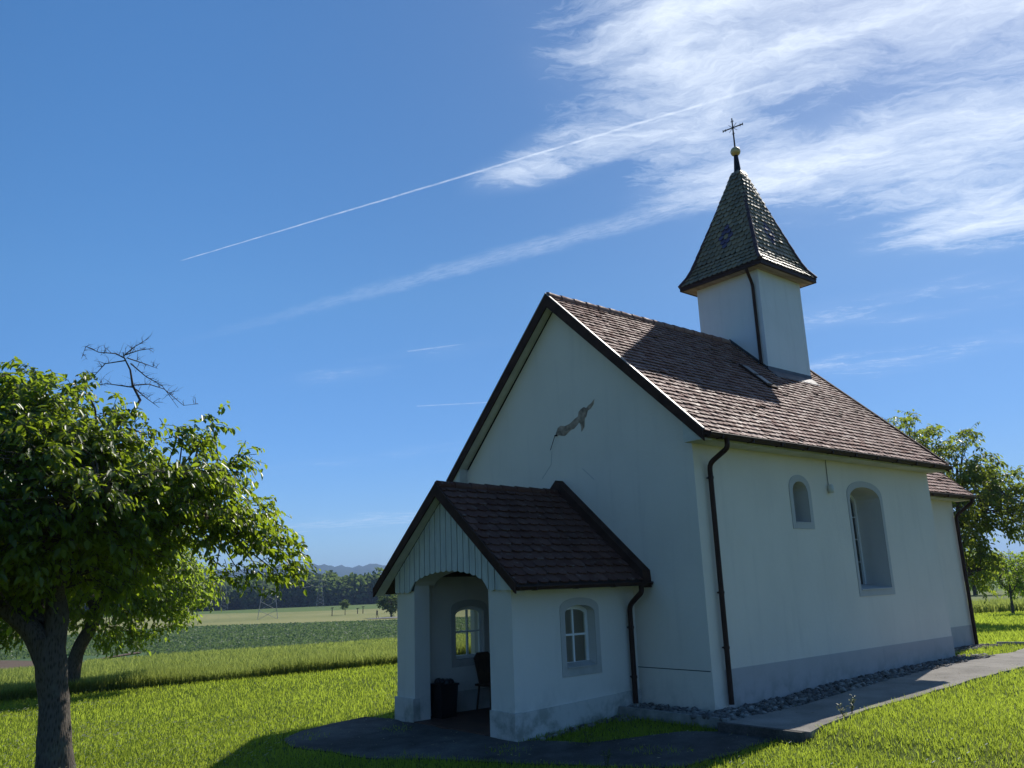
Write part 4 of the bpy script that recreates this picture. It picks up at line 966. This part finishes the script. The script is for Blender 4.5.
def make_tree(name, label, base, az_deg, outline, trunk_pts, trunk_rad, limbs, n_cl, n_tw, n_lf, lsize, spray, dmax, kd, leafmat, barkmat=BARK, droop=.3, shell=.6, asp=.5, group=None, cat='tree', n_seg=24, gnarl=.0, twig=.006, extra=()):
    a = R(az_deg); base = (base[0], base[1], float(H(base[0], base[1])))
    tr = thing(name, label, cat, base, group, a)            # local x = sideways, local y = away from the viewer
    C = crown_points(outline, n_cl, dmax, kd, shell)
    if extra: C = np.concatenate([C, np.array([(a_, rng.uniform(-.3, .3), b_) for a_, b_ in extra])])
    cen = np.array([C[:, 0].mean(), 0, C[:, 2].mean()-.3])
    P, D, Nn, s0, s1, s2 = sprays(C, cen, n_tw, n_lf, spray, droop)
    sz_ = lsize*rng.uniform(.45, 1.4, len(P))
    leaves_mesh('crown', P, D, Nn, sz_, leafmat, tr, asp)
    # trunk with its limbs, one mesh
    mb = MB()
    def smooth_path(pts, rad, k=6):
        pts = np.array(pts, float); q = np.linspace(0, len(pts)-1, (len(pts)-1)*k+1); i = np.clip(q.astype(int), 0, len(pts)-2); f = (q-i)[:, None]
        p0, p1, p2, p3 = pts[np.maximum(i-1, 0)], pts[i], pts[i+1], pts[np.minimum(i+2, len(pts)-1)]
        c = .5*((2*p1)+(-p0+p2)*f+(2*p0-5*p1+4*p2-p3)*f*f+(-p0+3*p1-3*p2+p3)*f**3)
        return [tuple(v) for v in c], [float(v) for v in np.interp(q, range(len(rad)), rad)]
    pp, rr = smooth_path(trunk_pts, trunk_rad, 8); mb.tube(pp, rr, n_seg)
    ends = []
    for lp, lr in limbs:
        pp, rr = smooth_path(lp, lr, 6); mb.tube(pp, rr, max(8, n_seg//2)); ends += list(zip(pp[len(pp)//3:-5], rr[len(rr)//3:-5]))
    if not ends: ends = [(trunk_pts[-1], trunk_rad[-1])]
    if gnarl:
        V = np.array(mb.v); ctr = V.mean(0); nrm_ = bark_noise(V, gnarl, 3.0); d_ = V-np.array([np.interp(V[:, 2], [p[2] for p in trunk_pts], [p[0] for p in trunk_pts]), np.interp(V[:, 2], [p[2] for p in trunk_pts], [p[1] for p in trunk_pts]), V[:, 2]]).T
        d_ /= np.linalg.norm(d_, axis=1, keepdims=True)+1e-6; mb.v = [tuple(q) for q in V+d_*nrm_[:, None]]
    EP = np.array([e_[0] for e_ in ends]); k = np.argmin(((C[:, None, :]-EP[None])**2).sum(-1)*rng.uniform(.35, 1.6, (len(C), len(EP))), 1); A = EP[k]+rng.normal(0, .02, C.shape)
    mid = (A+C)/2+np.array([0, 0, .12])*np.linalg.norm(C-A, axis=1, keepdims=True)+rng.normal(0, .06, C.shape)
    V1, F1 = np_tubes(A, mid, C, np.clip(.012+.012*np.linalg.norm(C-A, axis=1), .012, .022), .006, 5)
    V2, F2 = np_tubes(s0, s1, s2, twig, twig*.4, 3)
    V0 = np.array(mb.v); me_f4 = [f for f in mb.f if len(f) == 4]; caps = [f for f in mb.f if len(f) != 4]
    VV = np.concatenate([V0, V1, V2]); FF = [np.array(me_f4), F1+len(V0), F2+len(V0)+len(V1)]
    np_mesh('trunk', VV, FF, barkmat, parent=tr, smooth=True)
    return tr

out1 = [(-3.3, 2.9), (-3.2, 3.9), (-2.6, 4.7), (-1.9, 5.05), (-1.18, 5.2), (-.95, 5.38), (-.73, 5.42), (-.42, 5.22), (-.17, 5.25), (.12, 4.98), (.4, 4.78), (.83, 4.62), (1.04, 4.6), (1.30, 4.5), (1.52, 4.62), (1.62, 4.45), (1.75, 4.22), (2.0, 4.12), (2.1, 3.9), (2.25, 3.62), (2.42, 3.45), (2.55, 3.2), (2.75, 2.95), (2.95, 2.75), (2.92, 2.64), (2.62, 2.72), (2.3, 2.9), (2.0, 2.82), (1.75, 2.85), (1.5, 3.0), (1.24, 2.9), (1.0, 2.4), (.74, 2.25), (.45, 2.4), (.1, 2.5), (-.3, 2.42), (-.65, 2.2), (-1.2, 1.95), (-2.2, 1.9), (-3.0, 2.1)]
tr = make_tree('orchard_tree', 'gnarled orchard tree with a bare dead branch sticking out of its leafy top', (-5.12, -7.53), 78.0, out1,
    [(-.02, 0, -.15), (-.05, 0, .1), (-.09, 0, .55), (-.13, .0, 1.0), (-.19, 0, 1.4), (-.26, 0, 1.75)], [.30, .235, .195, .185, .21, .19],
    [([(-.24, 0, 1.45), (-.48, .05, 1.85), (-.95, .1, 2.25), (-1.6, .3, 2.9), (-2.2, .4, 3.6)], [.18, .15, .11, .07, .03]),
     ([(-.20, 0, 1.4), (-.17, 0, 1.95), (-.22, -.05, 2.55), (-.05, -.1, 3.3), (.1, -.1, 4.2), (.55, 0, 5.0)], [.18, .14, .11, .08, .05, .02]),
     ([(-.18, 0, 2.5), (.4, .2, 3.0), (1.2, .3, 3.3), (1.9, .2, 3.3), (2.5, .1, 2.95)], [.08, .065, .05, .03, .015]),
     ([(-.2, 0, 2.2), (-.1, -.8, 2.9), (.2, -1.6, 3.4), (.3, -2.2, 3.6)], [.10, .08, .05, .02]),
     ([(-.4, .05, 1.9), (-.5, .9, 2.7), (-.3, 1.7, 3.3), (.2, 2.2, 3.7)], [.10, .08, .05, .02]),
     ([(-.1, -.1, 3.2), (-.8, -.5, 4.0), (-1.2, -.7, 4.7)], [.08, .05, .02])],
    720, 8, 9, .108, .40, 2.0, 1.7, LEAF1, droop=.38, shell=.42, asp=.52, gnarl=.03, extra=((1.60, 4.72), (1.68, 4.95), (1.3, 4.75), (2.1, 4.25), (2.25, 4.35), (2.3, 3.95), (2.55, 3.65), (2.7, 3.45), (2.85, 3.2), (3.0, 2.95), (3.1, 2.75), (3.05, 2.6), (2.75, 2.55), (2.55, 2.62), (2.2, 2.55), (1.9, 2.6), (2.9, 3.0), (2.65, 3.1), (-.15, 5.35), (-.7, 5.5), (-1.1, 5.4), (.45, 4.95)))
mb = MB()                                                    # the dead limb
def twigs(mb, pts, r0, depth=0):
    n = len(pts); mb.tube(pts, [r0*(1-.75*i/(n-1)) for i in range(n)], 5)
    if depth < 2:
        for i in range(1, n):
            for _ in range(4 if depth == 0 else 1):
                d = Vector(pts[i])-Vector(pts[i-1]); s_ = Vector((random.uniform(-1, 1), random.uniform(-.6, .6), random.uniform(-.4, 1))).normalized()
                q = Vector(pts[i-1]).lerp(Vector(pts[i]), random.random()); e_ = q+(d.normalized()*.5+s_*.8).normalized()*random.uniform(.04, .15)*(1 if depth else 1.3)
                twigs(mb, [tuple(q), tuple(q.lerp(e_, .5)+Vector((0, 0, .01))), tuple(e_)], r0*.45, depth+1)
twigs(mb, [(.55, 0, 4.9), (.67, 0, 5.16), (.55, 0, 5.38), (.5, 0, 5.62), (.40, 0, 5.81), (.38, 0, 5.89)], .026, 2)
for br in ([(.40, 0, 5.84), (.54, .1, 6.02), (.74, .15, 6.20)], [(.40, 0, 5.80), (.28, -.1, 5.83), (.05, -.2, 5.80), (-.13, -.2, 5.87), (-.17, -.2, 5.68)], [(.42, 0, 5.76), (.15, .1, 5.71), (.03, .15, 5.54), (-.05, .2, 5.45)],
           [(.42, 0, 5.85), (.59, -.1, 5.91), (.80, -.1, 5.97)], [(.45, 0, 5.80), (.70, .1, 5.76), (.89, .1, 5.70)], [(.5, 0, 5.72), (.72, -.2, 5.48), (.94, -.3, 5.34), (1.19, -.3, 5.01)],
           [(.55, 0, 5.38), (.78, .1, 5.44), (1.01, .15, 5.39), (1.31, .2, 5.16), (1.53, .2, 5.20)], [(.6, 0, 5.32), (.75, .2, 5.25), (.96, .2, 5.10)], [(.55, 0, 5.35), (.2, .1, 5.40), (-.02, .1, 5.35)]):
    twigs(mb, br, .011)
mb.build('dead_branch', BARKD, tr)

out2 = [(-3.3, 1.7), (-2.9, 2.6), (-2.2, 3.8), (-1.2, 4.7), (-.2, 5.2), (.6, 5.3), (1.5, 4.95), (2.3, 4.4), (2.9, 3.7), (3.3, 2.9), (3.4, 2.35), (3.1, 1.86), (2.7, 1.5), (2.0, 1.3), (1.75, 1.05), (1.3, 1.2), (.9, .95), (.58, 1.25), (.2, 1.7), (-.8, 1.6), (-1.1, 1.4), (-1.9, 1.2), (-2.8, 1.3)]
make_tree('orchard_tree', 'paler green orchard tree with a leaning trunk, behind the gnarled tree', (-16.05, -5.08), 77.7, out2,
    [(-.02, 0, -.1), (0, 0, .15), (.10, 0, 1.0), (.38, 0, 1.6), (.62, 0, 2.2)], [.25, .20, .17, .15, .14],
    [([(.62, 0, 2.1), (.9, .1, 2.9), (1.6, .2, 3.6), (2.4, .2, 3.6)], [.12, .09, .06, .02]), ([(.5, 0, 1.9), (-.1, .1, 2.8), (-1.0, .1, 3.5), (-1.9, .1, 3.4)], [.12, .09, .06, .02]), ([(.62, 0, 2.1), (.5, -.9, 3.0), (.5, -1.7, 3.5)], [.10, .07, .02]), ([(.6, 0, 2.1), (.5, .9, 3.1), (.4, 1.7, 3.7)], [.10, .07, .02])],
    560, 7, 8, .125, .50, 2.2, 1.7, LEAF2, droop=.3, shell=.6, gnarl=.02)
out3 = [(-2.5, 6.0), (-2.3, 7.1), (-1.92, 7.7), (-1.5, 8.05), (-.9, 8.5), (-.5, 8.35), (-.3, 7.6), (.4, 7.6), (.7, 7.2), (1.25, 7.1), (1.6, 6.5), (2.0, 5.95), (2.7, 5.3), (3.6, 4.5), (4.0, 3.2), (3.4, 2.5), (2.4, 2.85), (1.8, 3.25), (1.35, 3.35), (1.15, 2.9), (1.35, 2.3), (1.3, 1.7), (.8, 1.4), (.18, 1.45), (-.64, 1.55), (-1.9, 2.5), (-2.6, 4.3)]
make_tree('walnut_tree', 'large loose-leaved walnut tree with yellowish foliage rising behind the chapel', (-5.92, 22.87), 22.8, out3,
    [(0, 0, -.1), (0, 0, .3), (-.05, 0, 1.3), (.05, 0, 2.4)], [.30, .24, .20, .18],
    [([(.0, 0, 2.1), (-.5, .1, 3.8), (-.9, .1, 5.6), (-.9, .1, 7.6)], [.12, .08, .05, .02]), ([(.05, 0, 2.3), (.9, .2, 3.8), (1.9, .3, 4.6), (3.1, .3, 4.0)], [.09, .06, .04, .015]), ([(.05, 0, 2.4), (.4, -.6, 4.4), (.6, -1.0, 6.2)], [.12, .08, .02]), ([(0, 0, 2.2), (-.8, 1.0, 3.6), (-1.3, 1.6, 5.0)], [.10, .07, .02]), ([(0, 0, 1.5), (.5, -.3, 1.9), (1.0, -.5, 2.0)], [.07, .05, .02])],
    440, 7, 7, .16, .55, 1.9, 1.5, LEAF3, droop=.25, shell=.5, asp=.45)
out4 = [(-.81, 1.91), (-.55, 2.55), (-.02, 2.84), (.42, 2.98), (.89, 2.75), (1.2, 2.07), (1.2, 1.14), (.71, .85), (.16, .82), (-.32, .95), (-.69, 1.28)]
make_tree('young_tree', 'slender young tree standing alone in the lawn right of the chapel', (-8.55, 34.31), 20.4, out4, [(.1, 0, -.1), (.12, 0, .5), (.15, 0, 1.2), (.2, 0, 2.2)], [.085, .065, .05, .025],
    [([(.15, 0, 1.0), (-.3, .1, 1.7), (-.4, .1, 2.2)], [.03, .02, .01]), ([(.15, 0, 1.0), (.6, .1, 1.6), (.8, .1, 2.1)], [.03, .02, .01])], 70, 5, 7, .11, .30, .9, 1.0, LEAF2, droop=.1, shell=.5, n_seg=10)
# lone trees and bushes further out
def dome(w_, z0, z1): return [(w_*math.cos(q)*(1+.12*math.sin(5*q+w_)), (z0+z1)/2+(z1-z0)/2*math.sin(q)*(1+.1*math.sin(3*q+z1))) for q in np.linspace(0, 2*math.pi, 18)[:-1]]
def far_tree(label, azd, r, w_, z0, z1, tr_, n_cl, ls, mat_, name='field_tree', cat='tree', group=None, seed=0):
    x, y = polar(azd, r)
    return make_tree(name, label, (float(x), float(y)), azd, dome(w_, z0, z1), [(0, 0, -.2), (0, 0, z0*.6+.1), (0, 0, (z0+z1)/2)], [tr_, tr_*.8, tr_*.4], [], n_cl, 4, 6, ls, ls*2.2, w_*.9, w_*.9, mat_, droop=.1, shell=.6, n_seg=8, group=group)
far_tree('dark round tree half hidden behind the left eave of the porch', 58.75, 184, 2.6, 1.4, 5.2, .22, 70, .5, LEAFW)
far_tree('tiny lone round tree out in the corn field left of the chapel', 61.76, 227, 1.0, 1.7, 3.8, .10, 30, .36, LEAFW)
far_tree('bushy tree at the right picture edge beyond the slender young tree', 19.2, 62, 1.5, .6, 3.3, .14, 70, .22, LEAF2)
far_tree('low dark bush beside the pale field behind the young tree', 18.6, 74, 1.6, .1, 2.0, .1, 60, .22, LEAF1, 'bush', 'bush')
far_tree('dense tree beyond the pale field, seen under the walnut branches', 22.0, 105, 3.4, .8, 5.0, .25, 90, .45, LEAF2)
far_tree('wide dark tree past the frame edge beyond the pale field', 16.5, 120, 4.0, 1.0, 7.0, .3, 90, .5, LEAF1)

# far wood: reads as one mass
def forest():
    t_ = (1+5**.5)/2
    n = 760; a = rng.uniform(50, 104, n); r0 = np.array([B5(v) for v in a]); r = r0+6+rng.random(n)**1.4*120
    P, D, Nn, S = [], [], [], []
    x, y = polar(a, r); zb = H(x, y); hgt_ = rng.uniform(10.5, 16.5, n)*(1-.1*(r-r0 < 12)); rad = rng.uniform(4.2, 7.5, n)
    m_ = 210
    for i in range(n):
        q = rng.normal(0, 1, (m_, 3)); q /= np.linalg.norm(q, axis=1, keepdims=True); q *= (1+.16*np.sin(q[:, :1]*5+i)+.12*np.sin(q[:, 2:]*6+i*2))
        zc2 = hgt_[i]*.56; c = np.array([x[i], y[i], zb[i]+zc2])
        p = c+q*np.array([rad[i], rad[i], hgt_[i]*.46]); P.append(p); D.append(q+rng.normal(0, .7, (m_, 3))); Nn.append(q+np.array([0, 0, .6])+rng.normal(0, .35, (m_, 3))); S.append(np.full(m_, 1.0))
    P, D, Nn, S = map(np.concatenate, (P, D, Nn, S))
    r_ = np.clip(np.repeat(rng.uniform(0, 1, n), m_)*.7+rng.random(len(P))*.3, 0, 1)
    o_ = leaves_mesh('forest', P, D, Nn, S*rng.uniform(1.6, 3.0, len(P)), LEAFW, None, .8, r=r_); tag(o_, kind='stuff')
forest()

# ------------------------------------------------------------------ pylons and wires
STEEL = mat_plain('galvanised_steel', (.30, .31, .32), .5, .4, .15, 2, .4)
def pylon(label, azd, r, h, w0, arms, k=.07, yaw_=0.0):
    x, y = polar(azd, r); x, y = float(x), float(y); t_ = thing('pylon', label, 'pylon', (x, y, float(H(x, y))-.1), 'power pylons across the fields', R(azd+yaw_))
    mb = MB(); wv = lambda z: w0*(1-z/h)**1.25*.5+.28
    lv = list(np.linspace(0, h, 11)); cs = ((-1, -1), (1, -1), (1, 1), (-1, 1))
    for a, b in cs: mb.tube([(a*wv(z), b*wv(z), z) for z in lv], k, 4)
    for z0, z1 in zip(lv[:-1], lv[1:]):
        for i in range(4):
            (a, b), (c, d) = cs[i], cs[(i+1) % 4]
            mb.tube([(a*wv(z0), b*wv(z0), z0), (c*wv(z1), d*wv(z1), z1)], k*.55, 3); mb.tube([(c*wv(z0), d*wv(z0), z0), (a*wv(z1), b*wv(z1), z1)], k*.55, 3)
    mb.build('lattice_tower', STEEL, t_)
    for z, l_ in arms:
        mb = MB()
        for b in (-.3, .3): mb.tube([(-l_, b*.2, z), (0, b, z), (l_, b*.2, z)], k*.8, 4)
        for s in (-1, 1): mb.tube([(s*l_, 0, z), (0, 0, z+1.0)], k*.6, 4)
        for s in np.linspace(-l_, l_, 9): mb.tube([(s, -.2, z), (s+l_/9, .2, z+.0)], k*.4, 3)
        arm = mb.build('cross_arm', STEEL, t_)
        for s in (-1, 1): mb = MB(); mb.tube([(s*l_*.95, 0, z), (s*l_*.95, 0, z-1.3)], k*.9, 5); mb.build('insulator', STEEL, arm)
    M = Matrix.Translation((x, y, float(H(x, y))-.1)) @ Matrix.Rotation(R(azd+yaw_), 4, 'Z')
    return [[M @ Vector((s*l_*.95, 0, z-1.3)) for s in (-1, 1)] for z, l_ in arms]
pa = pylon('tall lattice pylon rising behind the hanging twigs of the gnarled tree', 66.66, 219.7, 21.8, 4.2, [(16.0, 3.9), (19.4, 3.4)], .05)
pb = pylon('small distant lattice pylon in front of the dark wood, right of the tall one', 63.38, 384.8, 15.5, 3.0, [(11.5, 3.0), (13.8, 2.6)], .05)
pc = pylon('faint distant lattice pylon at the edge of the wood, left of the tall one', 69.35, 417, 15.0, 3.0, [(11.0, 3.0), (13.3, 2.6)], .05)
WIRE = mat_plain('wire_metal', (.35, .36, .37), .5, .4)
def wire(p, q, sag, label):
    p, q = Vector(p), Vector(q); pts = [p.lerp(q, f)-Vector((0, 0, sag*4*f*(1-f))) for f in np.linspace(0, 1, 25)]
    mb = MB(); mb.tube(pts, .022, 4); tag(mb.build('power_line', WIRE), label, 'power line', 'power lines between the pylons')
for arms_a, arms_b, txt in ((pa, pb, 'thin sagging power line from the tall pylon to the small pylon on its right'), (pa, pc, 'thin sagging power line from the tall pylon to the faint pylon on its left')):
    for a_, b_ in zip(arms_a, arms_b):
        for s in (0, 1): wire(a_[s], b_[s], 3.5, txt)
# wooden posts in the fields
POST = mat_plain('weathered_post', (.06, .05, .04), .9, .1)
for azd, r, h, lab in ((62.6, 222, 2.1, 'dark crossbar post in the corn field, left of the tiny lone tree'), (60.6, 236, 1.9, 'dark crossbar post in the corn field, nearest the walking person'), (60.95, 236, 1.5, 'short dark crossbar post between the tiny lone tree and the next post')):
    x, y = polar(azd, r); t_ = thing('field_post', lab, 'post', (float(x), float(y), float(H(x, y))), 'crossbar posts in the corn field', R(azd))
    mb = MB(); mb.tube([(0, 0, -.2), (.02, 0, h)], [.12, .10], 7); mb.build('post', POST, t_)
    mb = MB(); mb.tube([(-.36, 0, h*.93), (.4, 0, h*.97)], .09, 6); mb.build('crossbar', POST, t_)

# person on the far road: one continuous skinned body
def person(label, azd, r):
    x, y = polar(azd, r); x, y = float(x), float(y)
    V = [(0, 0, .95), (0, 0, 1.15), (0, 0, 1.38), (0, 0, 1.50), (0, 0, 1.62), (0, 0, 1.72), (-.10, 0, .90), (-.12, .12, .50), (-.12, .02, .07), (-.12, .14, .03), (.10, 0, .90), (.12, -.10, .50), (.12, -.28, .10), (.12, -.17, .04),
         (-.19, 0, 1.36), (-.25, -.08, 1.10), (-.24, -.02, .86), (.19, 0, 1.36), (.25, .06, 1.10), (.23, .16, .88)]
    E_ = [(0, 1), (1, 2), (2, 3), (3, 4), (4, 5), (0, 6), (6, 7), (7, 8), (8, 9), (0, 10), (10, 11), (11, 12), (12, 13), (2, 14), (14, 15), (15, 16), (2, 17), (17, 18), (18, 19)]
    rad = [.15, .14, .16, .06, .10, .07, .10, .065, .045, .035, .10, .065, .045, .035, .065, .045, .035, .065, .045, .035]
    me = bpy.data.meshes.new('person'); me.from_pydata(V, E_, []); o_ = bpy.data.objects.new('person', me); COL.objects.link(o_)
    md = o_.modifiers.new('s', 'SKIN'); sv = me.skin_vertices[0].data
    for i, q in enumerate(rad): sv[i].radius = (q, q*.85)
    sv[0].use_root = True; o_.modifiers.new('u', 'SUBSURF').levels = 1
    bpy.context.view_layer.update(); dg = bpy.context.evaluated_depsgraph_get(); nm = bpy.data.meshes.new_from_object(o_.evaluated_get(dg))
    o_.modifiers.clear(); o_.data = nm; nm.materials.append(mat_plain('dark_clothes', (.03, .03, .035), .9, .1)); o_.location = (x, y, float(H(x, y))+.12); o_.rotation_euler = (0, 0, R(azd+50))
    return tag(o_, label, 'person')
person('distant person in dark clothes walking on the pale farm road', 59.68, 173.9)

# tall weeds along the edge of the path
WEED = mat_leaf('weed_leaf', (.06, .09, .02), (.12, .14, .05), (.24, .28, .06), .4)
for (x, y, h, lab) in ((1.70, .75, .30, 'tall thin weed growing at the lawn edge halfway along the upper path'), (1.76, .45, .2, 'shorter leafy weed at the lawn edge next to the tall one'), (-.35, -2.25, .26, 'thin flowering weed in the shade beside the forecourt'), (.72, -3.02, .28, 'straggly weed at the near edge of the forecourt')):
    z = float(H(x, y)); t_ = thing('weed', lab, 'weed', (x, y, z), 'tall weeds along the path edge')
    mb = MB(); st = []
    for k in range(4):
        a = random.uniform(0, 6.28); q = random.uniform(.02, .10); pts = [(0, 0, 0), (math.cos(a)*q*.5, math.sin(a)*q*.5, h*.5), (math.cos(a)*q, math.sin(a)*q, h*random.uniform(.7, 1.0))]; mb.tube(pts, [.004, .003, .0015], 5); st.append(pts)
    mb.build('stem', WEED, t_)
    P, D = [], []
    for pts in st:
        for k in range(10):
            f = random.uniform(.2, 1); p = Vector(pts[0]).lerp(Vector(pts[1]), f*2) if f < .5 else Vector(pts[1]).lerp(Vector(pts[2]), f*2-1); P.append(p); a = random.uniform(0, 6.28); D.append((math.cos(a), math.sin(a), .5))
    n = len(P); leaves_mesh('leaves', np.array([tuple(p) for p in P]), np.array(D), np.tile([0, 0, 1.0], (n, 1))+rng.normal(0, .2, (n, 3)), rng.uniform(.02, .05, n), WEED, t_, .4)

# ------------------------------------------------------------------ air
mb = MB(); mb.box((-8200, -8200, -40), (8200, 8200, 210))
hz = mb.build('haze', None)
m, t, o = material('haze_air'); pv = t.node('ShaderNodeVolumePrincipled'); pv.inputs['Color'].default_value = (.42, .62, 1.0, 1); pv.inputs['Density'].default_value = 1.7e-4; pv.inputs['Anisotropy'].default_value = .2
t.l.new(pv.outputs[0], o.inputs['Volume']); hz.data.materials.clear(); hz.data.materials.append(m); tag(hz, kind='stuff')
